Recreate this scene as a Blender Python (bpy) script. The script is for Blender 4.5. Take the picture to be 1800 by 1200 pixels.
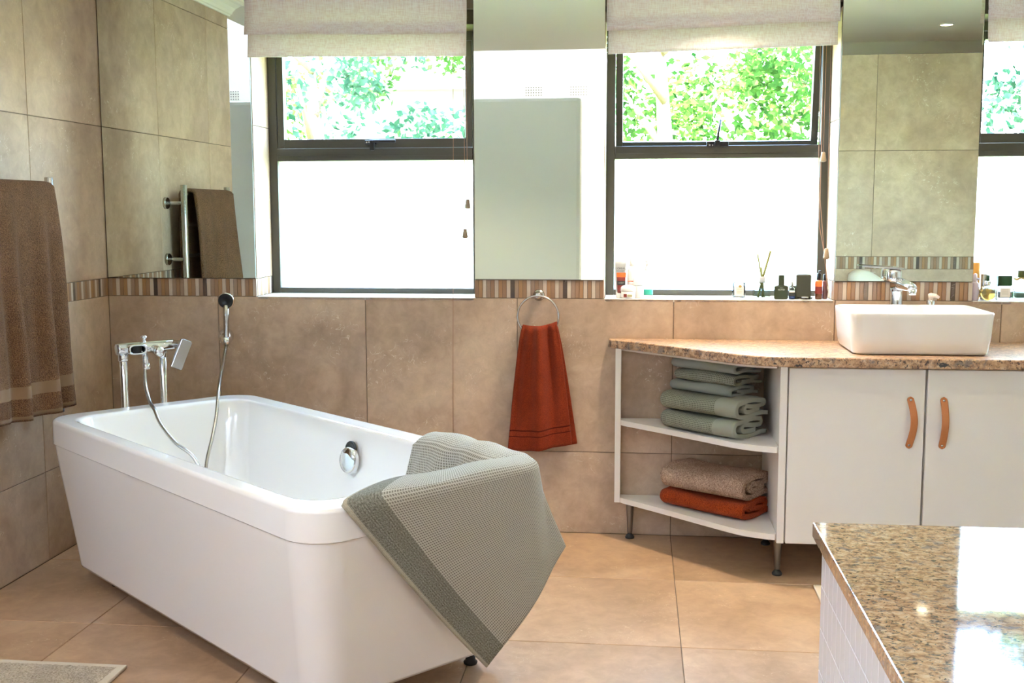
import bpy, bmesh, math, random
from mathutils import Vector, Matrix, noise
random.seed(7)
for o in list(bpy.data.objects): bpy.data.objects.remove(o, do_unlink=True)
S = bpy.context.scene
COL = S.collection
PI = math.pi

# ------------------------------------------------------------------ camera
cam = bpy.data.objects.new('camera', bpy.data.cameras.new('camera'))
COL.objects.link(cam)
CP, CYW, CR = 0.1157, 0.1113, -0.0019
CAM = Vector((2.1186, -4.3201, 1.2606))
fw = Vector((-math.sin(CYW), math.cos(CYW), 0)); rt = Vector((math.cos(CYW), math.sin(CYW), 0)); up = Vector((0, 0, 1))
f2 = fw*math.cos(CP) - up*math.sin(CP); u2 = up*math.cos(CP) + fw*math.sin(CP)
r3 = rt*math.cos(CR) + u2*math.sin(CR); u3 = u2*math.cos(CR) - rt*math.sin(CR)
M = Matrix((r3, u3, -f2)).transposed().to_4x4(); M.translation = CAM
cam.matrix_world = M
cam.data.sensor_width = 36.0; cam.data.lens = 1978.53/1800*36.0
cam.data.clip_start = 0.02; cam.data.clip_end = 200
S.camera = cam

# ------------------------------------------------------------------ world, sun, exposure
W = bpy.data.worlds.new('sky'); S.world = W; W.use_nodes = True
nt = W.node_tree; nt.nodes.clear()
sky = nt.nodes.new('ShaderNodeTexSky'); sky.sky_type = 'NISHITA'; sky.sun_disc = False
sky.sun_elevation = math.radians(58); sky.sun_rotation = math.radians(-100); sky.air_density = 1.0; sky.dust_density = 1.0
bg = nt.nodes.new('ShaderNodeBackground'); bg.inputs[1].default_value = SKY = 9.0
wo = nt.nodes.new('ShaderNodeOutputWorld')
nt.links.new(sky.outputs[0], bg.inputs[0]); nt.links.new(bg.outputs[0], wo.inputs[0])
sun = bpy.data.objects.new('sun', bpy.data.lights.new('sun', 'SUN')); COL.objects.link(sun)
sun.data.energy = 165; sun.data.angle = 0.01; sun.data.color = (1, .95, .86)
sun.rotation_euler = Vector((0.50, 0.10, -0.86)).to_track_quat('-Z', 'Y').to_euler()
sun.location = (-6, -2, 9)
S.view_settings.view_transform = 'Standard'; S.view_settings.look = 'None'
S.view_settings.gamma = 1.0; S.view_settings.use_curve_mapping = False
S.view_settings.exposure = 0.66
LAMP_W = 30.0            # warm ceiling downlights
LAMP_COL = (1.0, .83, .64)

# ------------------------------------------------------------------ measured layout
SILL, MOS = 0.9245, 0.07
ZM = SILL + MOS
T = 0.6; X0 = 0.456; YF = -0.54
CEIL = 2.34
WIN = [(0.617, 1.49), (1.99, 2.85), (3.35, 4.22)]
WY = 0.2
OPP = -2.35

# ------------------------------------------------------------------ materials
def srgb(r, g, b):
    f = lambda c: (c/12.92 if c <= .04045 else ((c+.055)/1.055)**2.4)
    return (f(r/255), f(g/255), f(b/255), 1)
def newmat(name):
    m = bpy.data.materials.new(name); m.use_nodes = True
    n = m.node_tree.nodes; b = n['Principled BSDF']
    return m, n, m.node_tree.links, b
def plain(name, c, rough=.5, metal=0, coat=0, spec=.5, sheen=0, bump=0, bscale=200):
    m, n, l, b = newmat(name)
    b.inputs['Base Color'].default_value = srgb(*c); b.inputs['Roughness'].default_value = rough
    b.inputs['Metallic'].default_value = metal; b.inputs['Coat Weight'].default_value = coat
    b.inputs['Specular IOR Level'].default_value = spec; b.inputs['Sheen Weight'].default_value = sheen
    if bump:
        t = n.new('ShaderNodeTexCoord'); nz = n.new('ShaderNodeTexNoise'); nz.inputs['Scale'].default_value = bscale
        nz.inputs['Detail'].default_value = 4
        l.new(t.outputs['Object'], nz.inputs['Vector'])
        bp = n.new('ShaderNodeBump'); bp.inputs['Strength'].default_value = bump; bp.inputs['Distance'].default_value = .01
        l.new(nz.outputs[0], bp.inputs['Height']); l.new(bp.outputs[0], b.inputs['Normal'])
    return m
def ramp(n, stops):
    r = n.new('ShaderNodeValToRGB'); e = r.color_ramp.elements
    while len(e) < len(stops): e.new(.5)
    for k, (p, c) in enumerate(stops): e[k].position = p; e[k].color = c
    return r
def noise_n(n, l, vec, scale, detail=5, rough=.55, dist=0):
    z = n.new('ShaderNodeTexNoise'); z.inputs['Scale'].default_value = scale; z.inputs['Detail'].default_value = detail
    z.inputs['Roughness'].default_value = rough; z.inputs['Distortion'].default_value = dist
    l.new(vec, z.inputs['Vector']); return z
def mixc(n, l, fac, a, b, typ='MIX'):
    x = n.new('ShaderNodeMix'); x.data_type = 'RGBA'; x.blend_type = typ
    if hasattr(fac, 'is_linked') or hasattr(fac, 'links'): l.new(fac, x.inputs[0])
    else: x.inputs[0].default_value = fac
    for v, i in ((a, 6), (b, 7)):
        if isinstance(v, tuple): x.inputs[i].default_value = v
        else: l.new(v, x.inputs[i])
    return x.outputs[2]
def objvec(n, l):
    t = n.new('ShaderNodeTexCoord'); oi = n.new('ShaderNodeObjectInfo')
    mu = n.new('ShaderNodeVectorMath'); mu.operation = 'SCALE'; mu.inputs[0].default_value = (37, 53, 71)
    l.new(oi.outputs['Random'], mu.inputs['Scale'])
    ad = n.new('ShaderNodeVectorMath'); ad.operation = 'ADD'
    l.new(t.outputs['Object'], ad.inputs[0]); l.new(mu.outputs[0], ad.inputs[1])
    return ad.outputs[0], oi.outputs['Random']
def stone(name, dark, mid, light, vein, rough=.35, veinamt=.75):
    m, n, l, b = newmat(name)
    v, rnd = objvec(n, l)
    a = noise_n(n, l, v, 3.0, 5, .52, .6)
    r = ramp(n, [(.20, srgb(*dark)), (.5, srgb(*mid)), (.82, srgb(*light))]); l.new(a.outputs[0], r.inputs[0])
    # fine speckle
    s = noise_n(n, l, v, 130, 5, .7); sr = ramp(n, [(.3, (.90, .90, .90, 1)), (.7, (1.08, 1.08, 1.08, 1))]); l.new(s.outputs[0], sr.inputs[0])
    c = mixc(n, l, .2, r.outputs[0], sr.outputs[0], 'MULTIPLY')
    md = noise_n(n, l, v, 20, 6, .68, .5); mr_ = ramp(n, [(.32, (.87, .87, .86, 1)), (.68, (1.11, 1.11, 1.11, 1))]); l.new(md.outputs[0], mr_.inputs[0])
    c = mixc(n, l, 1.0, c, mr_.outputs[0], 'MULTIPLY')
    # pale squiggly fossil veins inside patches
    w = noise_n(n, l, v, 21, 1.5, .5, 1.6)
    wr = ramp(n, [(.484, (0, 0, 0, 1)), (.5, (1, 1, 1, 1)), (.516, (0, 0, 0, 1))]); l.new(w.outputs[0], wr.inputs[0])
    p = noise_n(n, l, v, 5.0, 3, .5, .3); pr = ramp(n, [(.53, (0, 0, 0, 1)), (.62, (1, 1, 1, 1))]); l.new(p.outputs[0], pr.inputs[0])
    p2 = noise_n(n, l, v, 48, 2, .5, 0); pr2 = ramp(n, [(.46, (0, 0, 0, 1)), (.56, (1, 1, 1, 1))]); l.new(p2.outputs[0], pr2.inputs[0])
    m0 = n.new('ShaderNodeMath'); m0.operation = 'MULTIPLY'; l.new(wr.outputs[0], m0.inputs[0]); l.new(pr2.outputs[0], m0.inputs[1])
    mm = n.new('ShaderNodeMath'); mm.operation = 'MULTIPLY'; l.new(m0.outputs[0], mm.inputs[0]); l.new(pr.outputs[0], mm.inputs[1])
    m2 = n.new('ShaderNodeMath'); m2.operation = 'MULTIPLY'; l.new(mm.outputs[0], m2.inputs[0]); m2.inputs[1].default_value = veinamt
    c = mixc(n, l, m2.outputs[0], c, srgb(*vein))
    # tile to tile tone
    tr = ramp(n, [(0, (.93, .93, .94, 1)), (1, (1.05, 1.04, 1.02, 1))]); l.new(rnd, tr.inputs[0])
    c = mixc(n, l, 1.0, c, tr.outputs[0], 'MULTIPLY')
    l.new(c, b.inputs['Base Color'])
    b.inputs['Roughness'].default_value = rough
    return m
M_TILE = stone('stone_wall_tile', (154, 127, 104), (184, 157, 132), (204, 181, 157), (226, 211, 190), .4)
M_FLOOR = stone('stone_floor_tile', (148, 118, 90), (172, 140, 110), (192, 162, 132), (214, 190, 162), .36, .5)
M_GROUT = plain('grout', (112, 96, 80), .9)
M_PLASTER = plain('white_plaster', (236, 233, 226), .75, bump=.05, bscale=60)
M_CEIL = plain('ceiling_paint', (242, 240, 234), .8)
M_SILL = plain('pale_sill_stone', (226, 220, 210), .35)
M_BROWN = plain('dark_timber', (66, 50, 40), .6)

def granite():
    m, n, l, b = newmat('speckled_granite')
    v, rnd = objvec(n, l)
    mp = n.new('ShaderNodeMapping'); mp.inputs['Scale'].default_value = (1, 1.25, 1); l.new(v, mp.inputs['Vector']); v = mp.outputs[0]
    a = noise_n(n, l, v, 46, 7, .7, .6)
    r = ramp(n, [(.30, srgb(92, 70, 56)), (.41, srgb(150, 112, 80)), (.52, srgb(192, 152, 114)), (.64, srgb(208, 178, 146)), (.8, srgb(198, 178, 166))])
    l.new(a.outputs[0], r.inputs[0])
    o = noise_n(n, l, v, 26, 5, .65, .4); orr = ramp(n, [(.55, (0, 0, 0, 1)), (.64, (1, 1, 1, 1))]); l.new(o.outputs[0], orr.inputs[0])
    c = mixc(n, l, orr.outputs[0], r.outputs[0], srgb(136, 118, 106))
    k = noise_n(n, l, v, 95, 5, .72, .9); kr = ramp(n, [(.55, (0, 0, 0, 1)), (.595, (1, 1, 1, 1))]); l.new(k.outputs[0], kr.inputs[0])
    c = mixc(n, l, kr.outputs[0], c, srgb(58, 44, 40))
    g = noise_n(n, l, v, 34, 3, .6, .2); gr = ramp(n, [(.64, (0, 0, 0, 1)), (.70, (1, 1, 1, 1))]); l.new(g.outputs[0], gr.inputs[0])
    c = mixc(n, l, gr.outputs[0], c, srgb(40, 34, 36))
    l.new(c, b.inputs['Base Color']); b.inputs['Roughness'].default_value = .06; b.inputs['Specular IOR Level'].default_value = .55
    b.inputs['Coat Weight'].default_value = .3; b.inputs['Coat Roughness'].default_value = .03
    return m
M_GRANITE = granite(); M_GRANITE2 = granite()
M_GRANITE2.node_tree.nodes['Principled BSDF'].inputs['Roughness'].default_value = .3
M_GRANITE2.node_tree.nodes['Principled BSDF'].inputs['Coat Roughness'].default_value = .22
M_ACRYL = plain('white_acrylic', (243, 240, 236), .12, coat=.6)
M_CERAM = plain('white_ceramic', (240, 236, 232), .1, coat=.5)
M_CAB = plain('white_cabinet_paint', (235, 228, 220), .35)
M_CHROME = plain('chrome', (232, 234, 238), .06, 1)
M_STEEL = plain('brushed_steel', (188, 185, 180), .24, 1)
M_LEG = plain('satin_steel', (128, 126, 124), .38, 1)
M_BLACK = plain('black_plastic', (16, 18, 22), .4)
M_RUBBER = plain('black_rubber', (18, 20, 24), .6)
M_FRAME = plain('bronze_aluminium', (64, 61, 52), .38)
M_LEATHER = plain('tan_leather', (188, 116, 66), .5, bump=.15, bscale=300)
M_CORD = plain('brown_cord', (150, 112, 88), .8)
M_WOOD = plain('pale_wood', (150, 128, 100), .6)
M_MIRROR, n_, l_, b_ = newmat('mirror_glass')
b_.inputs['Base Color'].default_value = (.85, .90, .79, 1); b_.inputs['Metallic'].default_value = 1; b_.inputs['Roughness'].default_value = 0.0
M_MEDGE = plain('mirror_edge', (70, 74, 66), .4)

def glass_thin(name, tint, refl=.08):
    m = bpy.data.materials.new(name); m.use_nodes = True; n = m.node_tree.nodes; l = m.node_tree.links; n.clear()
    t = n.new('ShaderNodeBsdfTransparent'); t.inputs[0].default_value = tint
    g = n.new('ShaderNodeBsdfGlossy'); g.inputs['Roughness'].default_value = .02
    lw_ = n.new('ShaderNodeLayerWeight'); lw_.inputs[0].default_value = .5
    pw_ = n.new('ShaderNodeMath'); pw_.operation = 'POWER'; pw_.inputs[1].default_value = 4; l.new(lw_.outputs['Facing'], pw_.inputs[0])
    fr = n.new('ShaderNodeMath'); fr.operation = 'MULTIPLY_ADD'; fr.inputs[1].default_value = .5; fr.inputs[2].default_value = .04; l.new(pw_.outputs[0], fr.inputs[0])
    mx = n.new('ShaderNodeMixShader'); o = n.new('ShaderNodeOutputMaterial')
    l.new(fr.outputs[0], mx.inputs[0]); l.new(t.outputs[0], mx.inputs[1]); l.new(g.outputs[0], mx.inputs[2]); l.new(mx.outputs[0], o.inputs[0])
    return m
M_GLASS = glass_thin('clear_window_glass', (.94, .97, .95, 1))
def glass_solid(name, c):
    m, n, l, b = newmat(name); b.inputs['Base Color'].default_value = c; b.inputs['Transmission Weight'].default_value = 1; b.inputs['Roughness'].default_value = .02; b.inputs['IOR'].default_value = 1.45
    return m
M_BOTTLE = glass_solid('clear_bottle_glass', (.93, .96, .97, 1))
M_BOTTLE_SM = glass_solid('smoky_bottle_glass', (.72, .72, .68, 1))
def translucent(name, c, tw, rough_gl=.25):
    m = bpy.data.materials.new(name); m.use_nodes = True; n = m.node_tree.nodes; l = m.node_tree.links; n.clear()
    d = n.new('ShaderNodeBsdfDiffuse'); d.inputs[0].default_value = c
    t = n.new('ShaderNodeBsdfTranslucent'); t.inputs[0].default_value = c
    mx = n.new('ShaderNodeMixShader'); mx.inputs[0].default_value = tw; o = n.new('ShaderNodeOutputMaterial')
    l.new(d.outputs[0], mx.inputs[1]); l.new(t.outputs[0], mx.inputs[2]); l.new(mx.outputs[0], o.inputs[0])
    return m, n, l, d, t
def frosted():
    # lightly etched glass: part of the light goes straight through, the rest is scattered
    m = bpy.data.materials.new('frosted_glass'); m.use_nodes = True; n = m.node_tree.nodes; l = m.node_tree.links; n.clear()
    t = n.new('ShaderNodeBsdfTranslucent'); t.inputs[0].default_value = (.93, .95, .96, 1)
    p = n.new('ShaderNodeBsdfTransparent'); p.inputs[0].default_value = (.95, .97, .97, 1)
    d = n.new('ShaderNodeBsdfDiffuse'); d.inputs[0].default_value = (.9, .9, .9, 1)
    a = n.new('ShaderNodeMixShader'); a.inputs[0].default_value = .5; b = n.new('ShaderNodeMixShader'); b.inputs[0].default_value = .08; o = n.new('ShaderNodeOutputMaterial')
    l.new(t.outputs[0], a.inputs[1]); l.new(p.outputs[0], a.inputs[2]); l.new(a.outputs[0], b.inputs[1]); l.new(d.outputs[0], b.inputs[2]); l.new(b.outputs[0], o.inputs[0])
    return m
M_FROST = frosted()
def linen():
    m, n, l, d, t = translucent('linen_blind', (.8, .8, .8, 1), .25)
    tc = n.new('ShaderNodeTexCoord')
    mp = n.new('ShaderNodeMapping'); mp.inputs['Scale'].default_value = (420, 420, 26); l.new(tc.outputs['Object'], mp.inputs['Vector'])
    z = noise_n(n, l, mp.outputs[0], 1, 3, .6)
    mp2 = n.new('ShaderNodeMapping'); mp2.inputs['Scale'].default_value = (26, 26, 420); l.new(tc.outputs['Object'], mp2.inputs['Vector'])
    z2 = noise_n(n, l, mp2.outputs[0], 1, 3, .6)
    ad = n.new('ShaderNodeMath'); ad.operation = 'ADD'; l.new(z.outputs[0], ad.inputs[0]); l.new(z2.outputs[0], ad.inputs[1])
    r = ramp(n, [(.75, srgb(238, 222, 222)), (1.0, srgb(252, 246, 247))]); 
    mu = n.new('ShaderNodeMath'); mu.operation = 'MULTIPLY'; mu.inputs[1].default_value = .9; l.new(ad.outputs[0], mu.inputs[0])
    l.new(mu.outputs[0], r.inputs[0]); l.new(r.outputs[0], d.inputs[0]); l.new(r.outputs[0], t.inputs[0])
    return m
M_LINEN = linen()

def terry(name, c1, c2, scale=420, bump=.9, bands=None, bandcol=None):
    """looped pile; bands = list of (v0, v1) stripes of flat weave along UV v"""
    m, n, l, b = newmat(name)
    tc = n.new('ShaderNodeTexCoord')
    z = noise_n(n, l, tc.outputs['Object'], scale, 2, .6)
    z2 = noise_n(n, l, tc.outputs['Object'], 14, 4, .6)
    r = ramp(n, [(.3, srgb(*c1)), (.68, srgb(*c2))]); l.new(z.outputs[0], r.inputs[0])
    r2 = ramp(n, [(.3, (.82, .82, .82, 1)), (.7, (1.1, 1.1, 1.1, 1))]); l.new(z2.outputs[0], r2.inputs[0])
    c = mixc(n, l, 1.0, r.outputs[0], r2.outputs[0], 'MULTIPLY')
    bp = n.new('ShaderNodeBump'); bp.inputs['Strength'].default_value = bump; bp.inputs['Distance'].default_value = .008
    l.new(z.outputs[0], bp.inputs['Height'])
    if bands:
        sx = n.new('ShaderNodeSeparateXYZ'); l.new(tc.outputs['UV'], sx.inputs[0])
        st = []; p = 0
        rr = n.new('ShaderNodeValToRGB'); rr.color_ramp.interpolation = 'CONSTANT'; e = rr.color_ramp.elements
        e[0].position = 0; e[0].color = (0, 0, 0, 1); e[1].position = .9999; e[1].color = (0, 0, 0, 1)
        for a0, a1 in bands:
            q = e.new(a0); q.color = (1, 1, 1, 1); q = e.new(a1); q.color = (0, 0, 0, 1)
        l.new(sx.outputs[1], rr.inputs[0])
        c = mixc(n, l, rr.outputs[0], c, srgb(*bandcol))
        inv = n.new('ShaderNodeMath'); inv.operation = 'SUBTRACT'; inv.inputs[0].default_value = 1; l.new(rr.outputs[0], inv.inputs[1])
        mm = n.new('ShaderNodeMath'); mm.operation = 'MULTIPLY'; mm.inputs[1].default_value = bump; l.new(inv.outputs[0], mm.inputs[0]); l.new(mm.outputs[0], bp.inputs['Strength'])
    l.new(c, b.inputs['Base Color']); l.new(bp.outputs[0], b.inputs['Normal'])
    b.inputs['Roughness'].default_value = .95; b.inputs['Sheen Weight'].default_value = .04; b.inputs['Specular IOR Level'].default_value = .1
    return m
M_BROWN_T = terry('brown_terry', (74, 46, 28), (136, 98, 68), 300, 1.0, [(.050, .076), (0, .010)], (122, 94, 70))
M_RUST_T = terry('rust_terry', (108, 36, 16), (160, 64, 34), 480, .7, [(.112, .121), (.160, .169)], (84, 26, 12))
M_RUST_F = terry('rust_folded_terry', (122, 40, 14), (194, 82, 36), 300, .9)
M_BEIGE_F = terry('beige_folded_terry', (138, 106, 86), (214, 184, 158), 230, 1.0)
M_MAT = terry('oatmeal_mat_pile', (150, 136, 116), (206, 192, 170), 190, 1.0)
M_MATB = plain('oatmeal_binding', (196, 184, 162), .9)

def waffle(name, cd, cl, pitch=.0042, band=None, bandcol=None, fringe=None):
    """waffle weave from UV in metres; band: u below this is a ribbed darker border"""
    m, n, l, b = newmat(name)
    tc = n.new('ShaderNodeTexCoord')
    def wav(direction, sc):
        w = n.new('ShaderNodeTexWave'); w.wave_type = 'BANDS'; w.bands_direction = direction; w.inputs['Scale'].default_value = sc
        w.inputs['Distortion'].default_value = .3; l.new(tc.outputs['UV'], w.inputs['Vector']); return w
    k = 1/(pitch*3.1831)
    a = wav('X', k); c_ = wav('Y', k)
    mx = n.new('ShaderNodeMath'); mx.operation = 'MAXIMUM'; l.new(a.outputs[1], mx.inputs[0]); l.new(c_.outputs[1], mx.inputs[1])
    r = ramp(n, [(.45, srgb(*cd)), (.95, srgb(*cl))]); l.new(mx.outputs[0], r.inputs[0])
    col = r.outputs[0]; h = mx.outputs[0]
    if band:
        sx = n.new('ShaderNodeSeparateXYZ'); l.new(tc.outputs['UV'], sx.inputs[0])
        lt = n.new('ShaderNodeMath'); lt.operation = 'LESS_THAN'; lt.inputs[1].default_value = band; l.new(sx.outputs[0], lt.inputs[0])
        z = noise_n(n, l, tc.outputs['UV'], 230, 2, .7); w2 = wav('X', k*.8)
        r2 = ramp(n, [(.3, srgb(*bandcol)), (.7, srgb(*[min(255, q+62) for q in bandcol]))]); l.new(z.outputs[0], r2.inputs[0])
        r3_ = ramp(n, [(.0, (.75, .75, .75, 1)), (.5, (1.1, 1.1, 1.1, 1))]); l.new(w2.outputs[1], r3_.inputs[0])
        bc = mixc(n, l, .6, r2.outputs[0], r3_.outputs[0], 'MULTIPLY')
        col = mixc(n, l, lt.outputs[0], col, bc)
        if fringe:
            l2 = n.new('ShaderNodeMath'); l2.operation = 'LESS_THAN'; l2.inputs[1].default_value = fringe; l.new(sx.outputs[0], l2.inputs[0])
            col = mixc(n, l, l2.outputs[0], col, srgb(168, 160, 140))
    l.new(col, b.inputs['Base Color'])
    bp = n.new('ShaderNodeBump'); bp.inputs['Strength'].default_value = .5; bp.inputs['Distance'].default_value = .002
    l.new(h, bp.inputs['Height']); l.new(bp.outputs[0], b.inputs['Normal'])
    b.inputs['Roughness'].default_value = .95; b.inputs['Sheen Weight'].default_value = .04; b.inputs['Specular IOR Level'].default_value = .1
    return m
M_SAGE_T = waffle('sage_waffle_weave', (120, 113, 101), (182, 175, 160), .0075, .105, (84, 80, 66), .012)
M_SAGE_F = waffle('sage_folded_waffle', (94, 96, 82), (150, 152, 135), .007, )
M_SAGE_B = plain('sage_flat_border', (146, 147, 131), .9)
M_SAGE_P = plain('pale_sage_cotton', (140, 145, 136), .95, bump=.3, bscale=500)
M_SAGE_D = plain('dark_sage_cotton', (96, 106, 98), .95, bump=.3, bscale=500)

# ------------------------------------------------------------------ mesh helpers
WORG = {}
class MB:
    def __init__(s): s.v = []; s.f = []; s.uv = {}; s.sm = []
    def add(s, vs, fs, smooth=False, uvs=None):
        o = len(s.v); s.v += [Vector(p) for p in vs]
        for f in fs: s.f.append([i+o for i in f]); s.sm.append(smooth)
        if uvs:
            for i, t in enumerate(uvs): s.uv[o+i] = t
        return s
    def box(s, a, b, bev=0):
        x0, y0, z0 = [min(p, q) for p, q in zip(a, b)]; x1, y1, z1 = [max(p, q) for p, q in zip(a, b)]
        if not bev:
            return s.add([(x0,y0,z0),(x1,y0,z0),(x1,y1,z0),(x0,y1,z0),(x0,y0,z1),(x1,y0,z1),(x1,y1,z1),(x0,y1,z1)],
                [(0,3,2,1),(4,5,6,7),(0,1,5,4),(1,2,6,5),(2,3,7,6),(3,0,4,7)])
        bm = bmesh.new(); bmesh.ops.create_cube(bm, size=1)
        for p in bm.verts: p.co = Vector(((x0+x1)/2+p.co.x*(x1-x0), (y0+y1)/2+p.co.y*(y1-y0), (z0+z1)/2+p.co.z*(z1-z0)))
        bmesh.ops.bevel(bm, geom=bm.edges[:], offset=bev, segments=2 if bev > .0015 else 1, affect='EDGES', profile=.5)
        bm.verts.index_update(); s.add([p.co.copy() for p in bm.verts], [[q.index for q in f.verts] for f in bm.faces]); bm.free(); return s
    def loft(s, loops, cap0=False, cap1=False, smooth=True, closed=True):
        n = len(loops[0]); vs = [p for lp in loops for p in lp]; fs = []
        for i in range(len(loops)-1):
            for j in range(n if closed else n-1):
                k = (j+1) % n; fs.append((i*n+j, i*n+k, (i+1)*n+k, (i+1)*n+j))
        if cap0: fs.append(tuple(reversed(range(n))))
        if cap1: fs.append(tuple(range((len(loops)-1)*n, len(loops)*n)))
        return s.add(vs, fs, smooth)
    def lathe(s, prof, c, axis=(0,0,1), n=28, smooth=True):
        ax = Vector(axis).normalized(); a = ax.orthogonal().normalized(); b = ax.cross(a); c = Vector(c)
        loops = [[c+ax*h+(a*math.cos(2*PI*k/n)+b*math.sin(2*PI*k/n))*max(r, 1e-5) for k in range(n)] for r, h in prof]
        return s.loft(loops, True, True, smooth)
    def cyl(s, p, q, r, r2=None, n=20): 
        d = Vector(q)-Vector(p); L = d.length; r2 = r if r2 is None else r2; e = min(.0015, r*.2, L*.2)
        return s.lathe([(r-e, 0), (r, e), (r2, L-e), (r2-e, L)], p, d, n)
    def tube(s, pts, r, n=10, closed=False):
        pts = [Vector(p) for p in pts]; loops = []; prev = None; m = len(pts)
        for i, p in enumerate(pts):
            if closed: t = (pts[(i+1) % m]-pts[i-1]).normalized()
            else: t = (pts[min(i+1, m-1)]-pts[max(i-1, 0)]).normalized()
            if prev is None: a = t.orthogonal().normalized()
            else: a = (prev-t*prev.dot(t)).normalized()
            prev = a; b = t.cross(a); rr = r[i] if isinstance(r, (list, tuple)) else r
            loops.append([p+(a*math.cos(2*PI*k/n)+b*math.sin(2*PI*k/n))*rr for k in range(n)])
        if closed: loops.append(loops[0])
        return s.loft(loops, not closed, not closed)
    def prism(s, out, z0, z1, smooth=False):
        lo = [Vector((x, y, z0)) for x, y in out]; hi = [Vector((x, y, z1)) for x, y in out]; return s.loft([lo, hi], True, True, smooth)
    def grid(s, fn, nu, nv, smooth=True):
        vs = []; uv = []
        for i in range(nu+1):
            for j in range(nv+1):
                p, t = fn(i/nu, j/nv); vs.append(p); uv.append(t)
        fs = [(i*(nv+1)+j, (i+1)*(nv+1)+j, (i+1)*(nv+1)+j+1, i*(nv+1)+j+1) for i in range(nu) for j in range(nv)]
        return s.add(vs, fs, smooth, uv)
    def mesh(s, name, origin):
        me = bpy.data.meshes.new(name); me.from_pydata([p-origin for p in s.v], [], s.f)
        for p, sm in zip(me.polygons, s.sm): p.use_smooth = sm
        if s.uv:
            ul = me.uv_layers.new(name='UVMap')
            for lp in me.loops: ul.data[lp.index].uv = s.uv.get(lp.vertex_index, (0, 0))
        me.update(); return me
    def build(s, name, mat, parent=None, origin=None, flip=True):
        if origin is None:
            lo = Vector([min(p[i] for p in s.v) for i in range(3)]); hi = Vector([max(p[i] for p in s.v) for i in range(3)])
            origin = Vector(((lo.x+hi.x)/2, (lo.y+hi.y)/2, lo.z))
        me = s.mesh(name, Vector(origin)); 
        if flip:
            bm = bmesh.new(); bm.from_mesh(me); bmesh.ops.recalc_face_normals(bm, faces=bm.faces); bm.to_mesh(me); bm.free()
        if mat: me.materials.append(mat)
        o = bpy.data.objects.new(name, me); return place(o, origin, parent)
def place(o, origin, parent=None):
    COL.objects.link(o); origin = Vector(origin); WORG[o.name] = origin
    if parent: o.parent = parent; o.location = origin-WORG[parent.name]
    else: o.location = origin
    return o
def tag(o, label, cat, group=None, kind=None):
    o['label'] = label; o['category'] = cat
    if group: o['group'] = group
    if kind: o['kind'] = kind
    return o
def struct(o): o['kind'] = 'structure'; return o
def empty(name, loc, parent=None):
    o = bpy.data.objects.new(name, None); o.empty_display_size = .05; return place(o, loc, parent)
def solid(o, th, off=0, sub=0):
    m = o.modifiers.new('thickness', 'SOLIDIFY'); m.thickness = th; m.offset = off
    if sub: q = o.modifiers.new('smooth', 'SUBSURF'); q.levels = sub; q.render_levels = sub
    return o
def wn(o):
    m = o.modifiers.new('weighted_normals', 'WEIGHTED_NORMAL'); m.weight = 80; m.keep_sharp = True; return o
def rrect(cx0, cx1, cy0, cy1, r, n=7):
    pts = []
    for (x, y, a) in ((cx1-r, cy1-r, 0), (cx0+r, cy1-r, PI/2), (cx0+r, cy0+r, PI), (cx1-r, cy0+r, 1.5*PI)):
        for k in range(n+1): t = a+PI/2*k/n; pts.append((x+r*math.cos(t), y+r*math.sin(t)))
    return pts

# tiles: alike sizes share a mesh
TM = {}
def tile(name, c, size, mat, parent, bev=.0012):
    key = (name, mat.name, tuple(round(q, 4) for q in size))
    if key not in TM:
        h = [q/2 for q in size]; b = MB().box((-h[0], -h[1], -h[2]), h, bev)
        me = b.mesh(name, Vector((0, 0, 0))); me.materials.append(mat); TM[key] = me
    o = bpy.data.objects.new(name, TM[key]); return place(o, c, parent)
GAP = .0028; TH = .007
def cuts(lo, hi, start, step=T):
    e = [lo]; k = math.ceil((lo-start)/step-1e-6)
    while start+k*step < hi-1e-6:
        q = start+k*step
        if q > lo+1e-6: e.append(q)
        k += 1
    return e+[hi]
def spans(e): return list(zip(e[:-1], e[1:]))

# mosaic stone strips
MOSM = [plain('mosaic_cream', (190, 172, 154), .5, bump=.1, bscale=90), plain('mosaic_brown', (146, 112, 84), .55, bump=.15, bscale=120),
        plain('mosaic_ochre', (158, 118, 80), .55, bump=.15, bscale=120), plain('mosaic_taupe', (150, 124, 104), .55, bump=.15, bscale=120),
        stone('mosaic_dark', (44, 36, 32), (84, 68, 58), (150, 130, 110), (200, 190, 180), .4)]
MOSSEQ = [0, 3, 1, 0, 1, 2, 0, 3, 1, 0, 2, 1, 0, 4, 3, 2, 1, 0, 3, 1, 3, 0, 2, 1, 0, 3, 4, 0, 3, 1, 2, 0, 1]
SW = .0157
def mosaic(axis, lo, hi, const, sign, parent, ph=0):
    """strips along axis 0 (x) or 1 (y); const = surface coordinate on the other axis, sign = side the wall body lies"""
    n = max(1, round((hi-lo)/SW)); w = (hi-lo)/n
    for i in range(n):
        a = lo+(i+.5)*w; m = MOSM[MOSSEQ[(i+ph) % len(MOSSEQ)]]
        pr = random.choice((0, 0, .0006))
        if axis == 0: tile('mosaic_strip', (a, const+sign*(.004-pr), SILL+MOS/2), (w-.0012, .008, MOS-.002), m, parent, .0006)
        else: tile('mosaic_strip', (const+sign*(.004-pr), a, SILL+MOS/2), (.008, w-.0012, MOS-.002), m, parent, .0006)

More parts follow.
